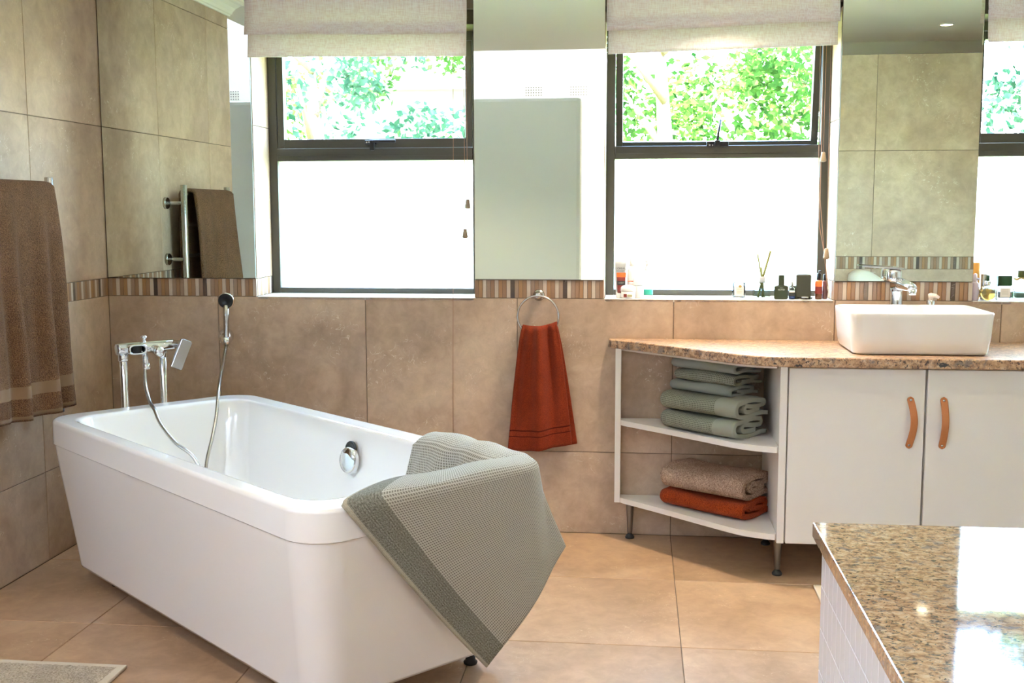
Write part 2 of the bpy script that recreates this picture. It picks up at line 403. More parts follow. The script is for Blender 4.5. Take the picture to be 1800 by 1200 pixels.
# ------------------------------------------------------------------ room shell
# floor
fl = struct(MB().box((-2.7, -5.25, -.12), (4.7, .28, -.003)).build('floor', M_GROUT))
for x0, x1 in spans(cuts(0.0, 4.6, X0)):
    for y0, y1 in spans(cuts(-3.54, 0.0, YF)):
        tile('floor_tile', ((x0+x1)/2, (y0+y1)/2, -TH/2), (x1-x0-GAP, y1-y0-GAP, TH), M_FLOOR, fl)
# back wall body with three window openings
b = MB().box((-.2, .003, -.1), (4.75, .27, SILL-.004))
px = [-.2]+[q for w in WIN for q in w]+[4.75]
for a0, a1 in zip(px[0::2], px[1::2]):
    b.box((a0+(.004 if a0 > 0 else 0), .003, SILL-.004), (a1-(.004 if a1 < 4.7 else 0), .27, 2.02))
b.box((-.2, .003, 2.02), (4.75, .27, 2.46))
wb = struct(b.build('wall_back', M_GROUT))
Z1 = SILL-.6
for x0, x1 in spans(cuts(0.0, 4.6, X0)):
    for z0, z1 in ((0.0, Z1), (Z1, SILL)):
        tile('wall_tile', ((x0+x1)/2, TH/2, (z0+z1)/2), (x1-x0-GAP, TH, z1-z0-GAP), M_TILE, wb)
for k, (a0, a1) in enumerate(((0.001, .617), (1.49, 1.99), (2.85, 3.35), (4.22, 4.6))):
    mosaic(0, a0, a1, 0.0, 1, wb, (1, 4, 19, 8)[k])
# reveals: tiles and mosaic on both cheeks of each window, pale stone sill
for k, (a0, a1) in enumerate(WIN):
    for xx, sg in ((a0, -1), (a1, 1)):
        for z0, z1 in ((ZM, ZM+.6), (ZM+.6, 2.0)):
            tile('reveal_tile', (xx+sg*TH/2, .1+.004, (z0+z1)/2), (TH, .2-.010, z1-z0-GAP), M_TILE, wb)
        mosaic(1, .010, .198, xx, sg, wb, 2 if sg < 0 else 9)
    struct(MB().box((a0+.002, .0, SILL-.012), (a1-.002, .203, SILL), .0015).build('trim_%d' % (k+1), M_SILL))
    struct(MB().box((a0+.001, .03, 1.965), (a1-.001, .262, 2.018)).box((a0+.001, .05, 2.018), (a1-.001, .06, 2.3)).build('trim_%d' % (k+4), M_BROWN))
# mirrors between the windows
for k, (a0, a1, lab) in enumerate(((0.003, .6155, 'tall frameless mirror in the left corner, reflecting the towel rail'),
        (1.4915, 1.9885, 'tall frameless mirror between the two windows, above the towel ring'),
        (2.8515, 3.3485, 'tall frameless mirror above the basin, reflecting a tiled wall'))):
    mr = empty('wall_mirror', ((a0+a1)/2, 0, ZM))
    tag(mr, lab, 'mirror', 'frameless mirrors between the windows')
    MB().box((a0+.0008, -.0042, ZM+.0028), (a1-.0008, -.004, 2.3)).build('mirror_face', M_MIRROR, mr)
    MB().box((a0, -.004, ZM+.002), (a1, .0025, 2.301)).build('backing', M_MEDGE, mr)
# left wall, ends in an outside corner
wl = struct(MB().box((-.2, -1.447, -.1), (-.003, .003, 2.46)).build('wall_left', M_GROUT))
for y0, y1 in spans(cuts(-1.45, 0.0, -.546)):
    for z0, z1 in ((0, Z1), (Z1, SILL), (ZM, ZM+.6), (ZM+.6, ZM+1.2), (ZM+1.2, 2.27)):
        tile('wall_tile', (-TH/2, (y0+y1)/2, (z0+z1)/2), (TH, y1-y0-GAP, z1-z0-GAP), M_TILE, wl)
mosaic(1, -1.45, -.001, 0.0, -1, wl, 5)
# tiled screen wall opposite the basin (seen in the right-hand mirror)
OT = 2.13
ws = struct(MB().box((3.18, OPP-.12, -.1), (4.62, OPP-.003, OT)).build('wall_screen', M_GROUT))
for x0, x1 in spans(cuts(3.18, 4.6, 3.45)):
    for z0, z1 in ((0, Z1), (Z1, SILL), (ZM, ZM+.6), (ZM+.6, OT)):
        tile('wall_tile', ((x0+x1)/2, OPP-TH/2, (z0+z1)/2), (x1-x0-GAP, TH, z1-z0-GAP), M_TILE, ws)
mosaic(0, 3.18, 4.6, OPP, -1, ws, 13)
struct(MB().box((4.6, -5.2, -.1), (4.75, .003, 3.3)).build('wall_right', M_PLASTER))
struct(MB().box((2.9, -3.5, -.1), (4.62, -3.36, 3.2)).build('wall_rear', M_PLASTER))
struct(MB().box((-2.7, -1.447, -.1), (-.2, -1.3, 3.3)).build('wall_return', M_PLASTER))
struct(MB().box((-2.8, -5.2, -.1), (-2.65, -1.3, 3.3)).build('wall_side', M_PLASTER))
# far wall with air bricks under a roof light
wf = struct(MB().box((-2.8, -5.25, -.1), (4.75, -5.1, 3.3)).build('wall_far', M_PLASTER))
M_VENT = plain('air_brick_holes', (120, 118, 112), .9)
def air_brick(x):
    b = MB()
    for i in range(7):
        for j in range(4):
            cx = x+(i-3)*.021; cz = 2.235+(j-1.5)*.021
            b.box((cx-.0045, -5.1, cz-.0045), (cx+.0045, -5.0985, cz+.0045))
    b.build('air_brick_holes', M_VENT, wf)
air_brick(1.62); air_brick(1.25); air_brick(-1.33)
struct(MB().box((1.95, -4.92, -.1), (4.62, -4.76, 3.25)).build('wall_light_block', M_PLASTER))  # unseen wall added behind the camera to block light from the annex
# plastered half-height partition with soft edges
struct(MB().box((-2.6, -4.64, -.05), (1.675, -4.5, 2.132), .035).build('wall_partition', M_PLASTER))
# ceilings
struct(MB().box((0.0, -3.36, CEIL), (4.62, .003, CEIL+.1)).build('ceiling', M_CEIL))
struct(MB().box((-.2, -3.46, CEIL), (0.0, -1.447, 3.3)).box((0.0, -3.46, CEIL), (2.9, -3.36, 3.3)).build('ceiling_bulkhead', M_CEIL))
struct(MB().box((-2.8, -4.90, 3.2), (4.75, -3.36, 3.3)).box((-2.8, -3.46, 3.2), (-.1, -1.3, 3.3)).build('ceiling_upper', M_CEIL))
# cornice: stepped cove, mitred round the outside corner of the left wall
prof = [(0, 2.258), (.010, 2.258), (.012, 2.266), (.018, 2.27), (.022, 2.282), (.034, 2.300), (.052, 2.315), (.066, 2.320), (.070, 2.328), (.078, 2.331), (.080, 2.34), (0, 2.34)]
loops = []
for (x, y, dx, dy) in ((0, 0, 1, 0), (0, -1.45, 1, -1), (-.2, -1.45, 0, -1)):
    loops.append([Vector((x+dx*p, y+dy*p, z)) for p, z in prof])
struct(MB().loft(loops, True, True, False).build('trim_7', M_CEIL))

# ------------------------------------------------------------------ windows
def window(k, a0, a1, ang):
    w = struct(empty('window_%d' % (k+1), ((a0+a1)/2, WY, SILL)))
    y0, y1 = WY, WY+.05; F = .034
    top = 1.965; tz0, tz1 = 1.462, 1.512
    b = MB()
    b.box((a0, y0, SILL), (a0+F, y1, top), .002); b.box((a1-F, y0, SILL), (a1, y1, top), .002)
    b.box((a0+F, y0, SILL), (a1-F, y1, SILL+.022), .002); b.box((a0+F, y0, top-F), (a1-F, y1, top), .002)
    b.build('frame', M_FRAME, w)
    t = MB().box((a0+F, y0-.004, tz0), (a1-F, y1, tz1), .002).box((a0+F, y0-.007, tz0+.02), (a1-F, y0-.003, tz0+.024)).build('transom', M_FRAME, w)
    MB().box((a0+F-.004, y0+.02, SILL+.018), (a1-F+.004, y0+.026, tz0+.004)).build('frosted_pane', M_FROST, w)
    # top-hung sash, pivot at its head
    hz = top-F-.002; hx = Vector(((a0+a1)/2, y0+.01, hz)); s0, s1 = a0+F+.002, a1-F-.002; sb = tz1+.002-(.022 if ang else 0); q = .027
    def turn(m):
        R = Matrix.Rotation(ang, 3, 'X'); m.v = [hx+R @ (p-hx) for p in m.v]; return m
    b = MB(); Y0, Y1 = y0+.002, y0+.042
    b.box((s0, Y0, sb), (s0+q, Y1, hz), .002); b.box((s1-q, Y0, sb), (s1, Y1, hz), .002)
    b.box((s0+q, Y0, sb), (s1-q, Y1, sb+.036), .002); b.box((s0+q, Y0, hz-.03), (s1-q, Y1, hz), .002)
    sash = turn(b).build('sash', M_FRAME, w)
    turn(MB().box((s0+q-.004, Y0+.018, sb+.032), (s1-q+.004, Y0+.023, hz-.026))).build('clear_pane', M_GLASS, sash)
    cx = (s0+s1)/2
    if ang == 0:
        b = MB().box((cx-.035, y0-.012, sb+.012), (cx+.012, y0+.003, sb+.03), .003).box((cx-.012, y0-.028, sb-.012), (cx+.006, y0-.010, sb+.03), .003).box((cx+.0, y0-.030, sb+.018), (cx+.095, y0-.020, sb+.030), .003)
    else:
        b = MB().box((cx-.04, y0-.010, tz1-.004), (cx+.045, y0+.006, tz1+.016), .003).box((cx-.008, y0-.022, tz1-.006), (cx+.012, y0-.008, tz1+.02), .003)
        b.tube([(cx, y0-.016, tz1+.012), (cx+.014, y0+.01, tz1+.10)], .005, 8)
    hd = b.build('sash_handle', M_BLACK, w)
    MB().box((cx-.030, y0-.0135, sb+.018), (cx-.024, y0-.0115, sb+.024)).box((cx-.019, y0-.0135, sb+.018), (cx-.014, y0-.0115, sb+.024)).build('screw', M_STEEL, hd)
window(0, *WIN[0], 0); window(1, *WIN[1], math.radians(8)); window(2, *WIN[2], 0)

# ------------------------------------------------------------------ roman blinds
def blind(a0, a1, zl, zr, label, fl=0.085, wob=0):
    r = empty('roman_blind', ((a0+a1)/2, -.03, min(zl, zr)))
    tag(r, label, 'blind', 'roman blinds above the windows')
    def up(u, v):   # upper panel hanging straight, bottom roll curling back
        zb = (zl+(zr-zl)*u)+fl-.004+.002*math.sin(u*7+wob); x = a0-.006*(1-2*u)*0+(a1-a0)*u
        z = zb+(2.32-zb)*v; y = -.040-.012*math.exp(-((v)/.10)**2)*1.2+.003*math.sin(u*9+v*3+wob)
        return Vector((x, y, z)), (u, v)
    p = MB().grid(up, 24, 22).build('fabric_panel', M_LINEN, r, flip=False); solid(p, .0035)
    def lo(u, v):
        zb = (zl+(zr-zl)*u); x = a0+.006+(a1-a0-.010)*u; z = zb+(fl+.03)*v
        y = -.036+.012*v+.002*math.sin(u*8+wob+1); return Vector((x, y, z)), (u, v)
    p = MB().grid(lo, 24, 8).build('hem_fold', M_LINEN, r, flip=False); solid(p, .004)
    return r
B1 = blind(.613, 1.472, 1.848, 1.838, 'linen roman blind over the left window, beside the corner mirror', wob=.5)
B2 = blind(1.995, 2.834, 1.836, 1.855, 'linen roman blind over the middle window, its hem sloping up to the right', wob=2.2)
B3 = blind(3.348, 4.23, 1.855, 1.860, 'linen roman blind cut off at the right edge of the photo', wob=4)
def tassel(p, h, parent): MB().lathe([(.004, 0), (.0105, .002), (.0115, .006), (.007, h-.002), (.005, h)], p, n=14).build('cord_tassel', M_WOOD, parent)
def cord(pts, parent, r=.0012): MB().tube(pts, r, 6).build('cord', M_CORD, parent)
cord([(1.417, -.026, 1.86), (1.415, -.026, 1.5), (1.409, -.02, .95), (1.404, -.012, .60), (1.403, -.012, .36)], B1)
cord([(1.466, -.026, 1.9), (1.469, -.026, 1.30)], B1, .0012); tassel((1.469, -.026, 1.268), .036, B1)
cord([(1.457, -.026, 1.9), (1.458, -.026, 1.19)], B1, .0012); tassel((1.458, -.026, 1.155), .036, B1)
cord([(2.775, .0, 1.87), (2.783, .02, 1.48), (2.795, .03, 1.2), (2.815, .03, 1.10), (2.838, .05, .96), (2.836, .06, .93)], B2)
cord([(2.795, -.01, 1.87), (2.795, -.01, 1.47)], B2); tassel((2.795, -.01, 1.437), .036, B2)
cord([(2.812, -.008, 1.87), (2.817, -.008, 1.115)], B2); tassel((2.817, -.008, 1.079), .04, B2)
cord([(2.787, .0, 1.87), (2.790, .0, 1.3), (2.812, .01, 1.10), (2.838, .06, .94), (2.81, .08, .928), (2.80, .06, .927)], B2)

# ------------------------------------------------------------------ bathtub, set at an angle in the corner
AN = math.radians(-41.6); UU = Vector((math.cos(AN), math.sin(AN), 0)); VV = Vector((-math.sin(AN), math.cos(AN), 0)); TO = Vector((.5, -.5, 0))
def tw(u, v, z): return TO+UU*u+VV*v+Vector((0, 0, z))
tub = empty('bathtub', tw(.78, -.09, 0)); tag(tub, 'white freestanding bathtub set diagonally in the corner', 'bathtub')
U0, U1, V0, V1 = -.054, 1.602, -.468, .282
def tl(iu0, iu1, iv0, iv1, r, z, n=9): return [tw(x, y, z) for x, y in rrect(U0+iu0, U1-iu1, V0+iv0, V1-iv1, r, n)]
RO = .105
b = MB()      # lower shell
sh = []
for z, k in ((.07, 1.0), (.078, .965), (.12, .88), (.2, .70), (.3, .46), (.4, .22), (.47, .07), (.494, .03), (.4975, .02)):
    sh.append(tl(.012*k+.003, .092*k+.003, .072*k+.003, .072*k+.003, RO-.02*k, z))
sh.insert(0, tl(.05, .12, .11, .11, RO-.03, .068))
b.loft(sh, True, False); wn(b.build('apron', M_ACRYL, tub))
b = MB()      # skirted rim and bowl in one casting
rl = [tl(.012, .012, .012, .012, RO-.01, .496), tl(.003, .003, .003, .003, RO, .4985), tl(.0, .0, .0, .0, RO, .502), tl(0, 0, 0, 0, RO, .569), tl(.0012, .0012, .0012, .0012, RO, .5745), tl(.0045, .0045, .0045, .0045, RO-.003, .5785), tl(.009, .009, .009, .009, RO-.006, .580), tl(.013, .013, .013, .013, RO-.009, .580)]
IB = (.080, .085, .055, .077)
for d, z in ((-.010, .580), (-.005, .580), (.0, .5785), (.004, .574), (.0065, .567), (.010, .55), (.022, .50), (.04, .40), (.062, .28), (.085, .20), (.125, .155), (.2, .142)):
    rl.append(tl(IB[0]+d*1.6, IB[1]+d*1.3, IB[2]+d, IB[3]+d, max(.03, .10-d*.1), z))
b.loft(rl, False, True); wn(b.build('rim_and_bowl', M_ACRYL, tub))
# overflow on the far inner wall
oc = tw(.835, .172, .485); on = -VV+Vector((0, 0, .12)); on.normalize()
MB().lathe([(.029, -.004), (.029, .003), (.026, .005), (.020, .002)], oc+Vector((0, 0, .027))-UU*.016, on).build('overflow_hole', M_BLACK, tub)
MB().lathe([(.030, .002), (.038, .006), (.041, .014), (.041, .024), (.038, .029), (.02, .031), (0, .0315)], oc-Vector((0, 0, .002)), on, 36).build('overflow_knob', M_CHROME, tub)
for u, v in ((1.415, .16), (1.415, -.30), (.1, .16), (.1, -.30)):
    MB().lathe([(.018, 0), (.02, .006), (.014, .012), (.013, .1), (.02, .14)], tw(u, v, 0), n=16).build('foot', M_RUBBER, tub)

# ------------------------------------------------------------------ bath mixer on stand pipes
mx = empty('bath_mixer', tw(-.10, -.09, 0)); tag(mx, 'chrome bath mixer on two standpipes behind the bathtub end', 'tap')
for v in (-.163, -.017):
    MB().cyl(tw(-.10, v, 0.0), tw(-.10, v, .765), .0135, n=18).lathe([(.035, 0), (.035, .006), (.02, .012)], tw(-.10, v, 0)).lathe([(.016, 0), (.018, .004), (.018, .02), (.016, .024)], tw(-.10, v, .735)).build('standpipe', M_CHROME, mx)
MB().tube([tw(-.10, v, .778) for v in (-.188, -.186, -.18, -.14, -.06, .02, .028, .03)], [.012, .02, .0215, .022, .021, .0215, .019, .012], 18).build('mixer_body', M_CHROME, mx)
# oval spout mouth
sp = MB(); c0 = tw(-.075, -.128, .778)
lo_ = []
for d, sx, sz in ((-.02, .034, .019), (.022, .034, .019), (.026, .031, .016), (.024, .027, .013), (.012, .026, .012)):
    lo_.append([c0+UU*d+VV*(sx*math.copysign(abs(math.cos(t))**.6, math.cos(t)))+Vector((0, 0, sz*math.copysign(abs(math.sin(t))**.6, math.sin(t)))) for t in [2*PI*k/24 for k in range(24)]])
sp.loft(lo_, True, False).build('spout', M_CHROME, mx)
MB().lathe([(.001, 0), (.024, .0005), (.0, .001)], c0+UU*.0125, UU, 4).build('spout_mouth', M_BLACK, mx)
MB().cyl(tw(-.10, -.085, .795), tw(-.10, -.085, .815), .006).lathe([(.010, 0), (.012, .004), (.006, .009)], tw(-.10, -.085, .812)).build('diverter_knob', M_CHROME, mx)
MB().cyl(tw(-.085, -.055, .772), tw(-.04, -.055, .764), .0165).lathe([(.012, 0), (.018, .004), (.018, .014), (.010, .02)], tw(-.05, -.055, .765), UU).build('cartridge', M_CHROME, mx)
MB().cyl(tw(-.10, -.085, .76), tw(-.085, -.087, .715), .011).cyl(tw(-.085, -.087, .722), tw(-.083, -.087, .700), .0135).build('hose_outlet', M_CHROME, mx)
# flat lever plate tilted outwards
lv = MB(); ld = (VV*.42*-1+Vector((0, 0, -.9))).normalized(); ln_ = UU; lw = ld.cross(ln_).normalized()
lc = tw(-.045, .047, .787)
def lpt(a, w, t): return lc+ld*a+lw*w+UU*t
pl = [(-.008, -.022), (.095, -.022), (.098, -.019), (.098, .019), (.095, .022), (-.008, .022), (-.012, .016), (-.012, -.016)]
lv.loft([[lpt(a, w, -.006) for a, w in pl], [lpt(a, w, .004) for a, w in pl], [lpt(a*.98+.001, w*.92, .006) for a, w in pl]], True, True, False)
lv.cyl(tw(-.10, .02, .782), tw(-.05, .035, .783), .014)
lv.build('lever', M_STEEL, mx)

# hand shower, bracket and hose
hs = empty('hand_shower', (.52, -.06, .76)); tag(hs, 'chrome hand shower with black face and ribbed hose trailing into the bathtub', 'shower')
hd = Vector((.03, -.012, 1)).normalized(); hb = Vector((.510, -.066, .735))
MB().tube([hb, hb+hd*.02, hb+hd*.10, hb+hd*.16], [.0085, .0105, .0115, .0125], 16).build('handle', M_STEEL, hs)
fc = hb+hd*.178; fn = Vector((.10, -.97, -.20)).normalized()
head = MB().lathe([(.012, -.02), (.024, -.017), (.031, -.006), (.0325, .002), (.031, .006)], fc, fn, 32).build('head', M_CHROME, hs)
MB().lathe([(.0295, .005), (.0295, .0075), (.026, .0085), (.006, .0085), (.0055, .0065), (0, .0065)], fc, fn, 32).build('spray_face', M_BLACK, head)
hp = [tw(-.083, -.092, .71), tw(-.055, -.106, .653), tw(.0, -.116, .596), tw(.06, -.128, .579), tw(.12, -.134, .536), tw(.20, -.121, .483), tw(.27, -.092, .44), tw(.31, -.075, .36), tw(.33, -.045, .22), tw(.37, -.06, .165), tw(.41, -.09, .162), tw(.41, -.13, .165), tw(.35, -.12, .20), tw(.29, -.07, .32),
      tw(.23, -.023, .413), tw(.19, .019, .477), tw(.14, .063, .545), tw(.08, .105, .618), tw(-.06, .19, .66), tw(-.22, .29, .705), hb]
hp = [Vector(p) for p in hp]
def catmull(P, n=14):
    out = []
    for i in range(len(P)-1):
        p0, p1, p2, p3 = P[max(i-1, 0)], P[i], P[i+1], P[min(i+2, len(P)-1)]
        for k in range(n):
            t = k/n; out.append(.5*((2*p1)+(p2-p0)*t+(2*p0-5*p1+4*p2-p3)*t*t+(3*p1-p0-3*p2+p3)*t**3))
    return out+[P[-1]]
hc = catmull(hp, 28)
MB().tube(hc, [.0068 if i % 2 else .0054 for i in range(len(hc))], 8).build('hose', M_STEEL, hs)
br = empty('shower_bracket', (.487, 0, .76)); tag(br, 'round chrome wall bracket holding the hand shower', 'bracket')
MB().lathe([(.031, 0), (.031, .008), (.027, .022), (.016, .034)], (.487, 0, .765), (0, -1, 0), 28).build('rosette', M_CHROME, br)
MB().tube([(.487, -.028, .763), (.493, -.05, .758), (.506, -.062, .754)], .012, 14).lathe([(.0165, -.012), (.0175, 0), (.0165, .016)], (.5095, -.066, .752), hd, 20).build('cradle', M_CHROME, br)

# ------------------------------------------------------------------ towel rail and brown towel on the left wall
tr = empty('towel_rail', (0, -.85, .56)); tag(tr, 'stainless steel ladder towel rail fixed to the left wall', 'towel rail')
for y in (-.59, -1.125):
    p = MB().cyl((.09, y, .56), (.09, y, 1.378), .0145, n=22).build('upright', M_STEEL, tr)
    MB().lathe([(.0148, 0), (.0152, .004), (.0148, .012)], (.09, y, .556), n=18).build('end_cap', M_BLACK, p)
    for z in (1.297, 1.045, .66):
        f = MB().lathe([(.027, 0), (.027, .010), (.024, .014), (.020, .010), (.011, .009)], (0, y, z), (1, 0, 0), 26).build('flange', M_STEEL, tr)
        MB().cyl((.008, y, z), (.09, y, z), .0085).build('standoff', M_STEEL, f)
for z in (1.335, 1.20, 1.06, .92, .78, .64): MB().cyl((.09, -.59, z), (.09, -1.125, z), .008).build('rung', M_STEEL, tr)
def btowel(s, t):
    # s across (Y), t from front hem over the rung to back hem
    Lf, Lb = .735, .60; tot = Lf+Lb+.08; d = t*tot
    ys = -1.105+s*.475
    flare = 1+.035*max(0, (Lf-d)/Lf) if d < Lf else 1
    y = -.865+(ys+.865)*flare
    fold = .017*math.sin(s*19+.6)+.007*math.sin(s*33+2)+.010*math.sin(s*9)
    if d < Lf:
        z = 1.339-(Lf-d); k = (Lf-d)/Lf; x = .125+.025*k**.7+fold*min(1, k*1.6)+.004*math.sin(z*9+s*4)
        z += -.02*math.sin(s*2.2)*k
    elif d < Lf+.08:
        a = (d-Lf)/.08*PI; x = .09+.035*math.cos(a); z = 1.339+.018*math.sin(a)
    else:
        q = d-Lf-.08; k = q/Lb; x = .055-.006*k+fold*.25*k; z = 1.339-q
    return Vector((x, y, z)), (s, d/tot)
bt = MB().grid(btowel, 70, 90).build('bath_towel', M_BROWN_T, flip=False); solid(bt, .014)
tag(bt, 'brown terry bath towel hanging over the ladder rail on the left wall', 'towel')

# ------------------------------------------------------------------ towel ring and rust hand towel
rg = empty('towel_ring', (1.741, 0, .94)); tag(rg, 'round steel towel ring on the back wall holding the rust towel', 'towel ring')
MB().lathe([(.0225, 0), (.0225, .006), (.020, .010), (.011, .014), (.011, .034), (.013, .036), (.013, .046), (.010, .049)], (1.741, 0, .937), (0, -1, 0), 30).build('rosette', M_STEEL, rg)
MB().tube([(1.741+.079*math.cos(a), -.040-.006*math.cos(a-PI/2), .858+.079*math.sin(a)) for a in [2*PI*k/56 for k in range(56)]], .0042, 10, True).build('ring', M_STEEL, rg)
def rtowel(s, t):
    Lf, Lb = .475, .462; tot = Lf+Lb+.06; d = t*tot
    if d < Lf: k = (Lf-d)/Lf
    elif d < Lf+.06: k = 0
    else: k = (d-Lf-.06)/Lb
    ss = 2*s-1; half = .066+.058*k**.75
    x = 1.747+.003*k+ss*half
    pl = .028*math.sin(s*9.2+.4)*(1-.45*k)+.013*math.sin(s*19+1)*(1-.5*k)
    dip = -.010*(1-ss*ss)+.006*ss
    ztop = .818+dip*1.1
    if d < Lf:
        y = -.064+pl*.75-.004*k; z = ztop-(Lf-d)*(1-.035*max(0, ss)*k)+.010*math.sin(s*3)*k
    elif d < Lf+.06:
        a = (d-Lf)/.06*PI; y = -.043-.015*math.cos(a)+pl*.75*(1+math.cos(a))/2; z = ztop+.012*math.sin(a)
    else:
        y = -.028+.006*math.sin(s*8)*k; x += .018*k; z = ztop-(d-Lf-.06)
    return Vector((x, y, z)), (s, d/tot*2.1)
rtw = MB().grid(rtowel, 48, 80).build('hand_towel', M_RUST_T, flip=False); solid(rtw, .007)
tag(rtw, 'rust red hand towel hanging gathered through the steel ring', 'towel')

# ------------------------------------------------------------------ sage waffle towel over the foot end of the tub
A_, B_, C_, D_ = (-.385, .0), (.250, .0), (.338, -.242), (.046, -.505)
def lerp2(p, q, t): return (p[0]+(q[0]-p[0])*t, p[1]+(q[1]-p[1])*t)
def cbend(v): q = min(max(0, v-.18), .10); return .125-math.sqrt(.125**2-q*q)
def drape1(s, t):
    # t: 0 at outer hem .. .62 rim edge .. .72 across the rim .. 1 inside
    if t < .62:
        k = 1-t/.62
        lft = lerp2(A_, D_, k); rgt = lerp2(B_, C_, k); top = lerp2(A_, B_, s); bot = lerp2(D_, C_, s)
        bl = lerp2(lerp2(A_, B_, s), lerp2(D_, C_, s), k)
        v = lft[0]*(1-s)+rgt[0]*s+top[0]*(1-k)+bot[0]*k-bl[0]; z = lft[1]*(1-s)+rgt[1]*s+top[1]*(1-k)+bot[1]*k-bl[1]
        bow = math.sin(PI*k)*.012*(1-s)   # left hem bows
        u = 1.613+.010*math.sin(v*13+z*5+1.0)*min(1, k*1.5)+.010*k+.016*max(0, s-.72)*k
        u -= cbend(v)*(1-.85*k)
        e = min(1, (1-k)/.05) if k < .0 else 1
        rd = max(0, 1-k/.05); u -= .012*rd*rd; return tw(u, v-bow*.6, .588+z+.006*rd), (s*.60, k*.56)
    v = A_[0]+(B_[0]-A_[0])*s+.004; bd = cbend(v); v += (1-s)**1.4*.20*min(1, (t-.62)/.18)
    if t < .80:
        k = (t-.62)/.18; u = 1.601-bd-.100*k; z = .594+.004*math.sin(PI*k)+.003*math.sin(s*11)
        return tw(u, v, z), (s*.60, -.11*k)
    k = (t-.80)/.20; return tw(1.497-bd-.03*k, v, .590-.14*k*(.3+.7*s)), (s*.60, -.11-.14*k)
def drape2(s, t):
    # along the far rim from the foot end (s=0) to the free edge (s=1)
    bump = -.016*max(0, 1-s/.12)+.012*math.exp(-((s-.78)/.16)**2)+.010*math.exp(-((s-.45)/.12)**2)
    if t < .2:
        k = 1-t/.2; uu = 1.545-.395*s; return tw(uu, .292+.004*math.sin(s*9), .588+bump-.03*k), (uu*1.0, .35+.1*k)
    if t < .48:
        k = (t-.2)/.28; uu = 1.545-.395*s; return tw(uu, .292-.104*k, .591+bump*(1-.4*k)+.007*math.sin(PI*k)*(1+s)), (uu, .3-.1*k)
    k = (t-.48)/.52; uu = 1.545-.395*s-.13*k*s; w = .016*math.sin(s*15+.5)*min(1, k*3)+.010*math.sin(s*27)*min(1, k*3)
    return tw(uu, .185-.012*k-.018*k+w-.012, .590+bump*.6*(1-k)-.30*k), (uu, .2-.3*k)
mb = MB().grid(drape1, 46, 70); mb.grid(drape2, 46, 40)
st = mb.build('bath_towel', M_SAGE_T, flip=False); solid(st, .007)
tag(st, 'sage green waffle towel with darker border draped over the bathtub end', 'towel')

# ------------------------------------------------------------------ vanity
CT, CTH = .772, .033
curve = [(2.012, -.012), (2.022, -.040), (2.072, -.078), (2.150, -.150), (2.230, -.225), (2.306, -.300), (2.380, -.372), (2.449, -.438), (2.500, -.474), (2.552, -.499), (2.607, -.512), (2.70, -.515), (3.0, -.515), (4.59, -.515)]
cv = catmull([Vector((x, y, 0)) for x, y in curve], 5)
front = [(p.x, p.y) for p in cv]
outl = [(2.012, -.0015)]+front+[(4.59, -.0015)]
def shrink(o, d): return [(x, y+d) for x, y in o]
ctop = empty('worktop', (3.2, -.25, CT-CTH)); tag(ctop, 'speckled granite vanity worktop with a curved left end', 'worktop')
inner = [(x+.002, min(y+.002, -.002)) for x, y in outl]
MB().loft([[Vector((x, y, CT-CTH)) for x, y in inner], [Vector((x, y, CT-CTH+.003)) for x, y in outl], [Vector((x, y, CT-.003)) for x, y in outl], [Vector((x, y, CT)) for x, y in inner]], True, True, False).build('slab', M_GRANITE2, ctop)
MB().box((2.0115, -.012, CT-CTH+.002), (2.0105, -.030, CT-CTH+.012)).build('edge_chip', M_BLACK, ctop)
# open end shelf unit
su = empty('shelf_unit', (2.3, -.2, .14)); tag(su, 'open white end shelf with two angled shelves of folded towels', 'shelf')
ZB = CT-CTH
MB().box((2.038, -.052, .14), (2.060, -.004, ZB), .001).build('side_panel', M_CAB, su)
MB().box((2.600, -.495, .128), (2.6245, -.004, ZB), .001).build('divider_panel', M_CAB, su)
fc_ = [(x, y+.012) for x, y in front if 2.06 < x < 2.60]
fc_ = [(2.0605, -.050)]+[p for p in fc_ if p[1] < -.06]+[(2.5995, -.488)]
for z, nm in ((.14, 'shelf_board'), (.443, 'shelf_board')):
    MB().prism([(2.0605, -.004)]+fc_+[(2.5995, -.004)], z, z+.020).build(nm, M_CAB, su)
MB().prism([(2.0605, -.004)]+[(x, y+.05) for x, y in fc_ if y < -.06]+[(2.5995, -.004)], ZB-.014, ZB-.0005).build('top_rail', M_CAB, su)
def leg(x, y, parent, h=.14):
    l_ = MB().lathe([(.0085, .02), (.0095, .024), (.014, h-.03), (.0165, h-.004), (.0165, h)], (x, y, 0), n=22).build('leg', M_LEG, parent)
    MB().lathe([(.017, 0), (.018, .006), (.014, .012), (.008, .018), (.008, .024)], (x, y, 0), n=22).build('foot', M_RUBBER, l_)
leg(2.099, -.049, su); leg(2.612, -.440, su, .128); leg(2.612, -.08, su, .128)
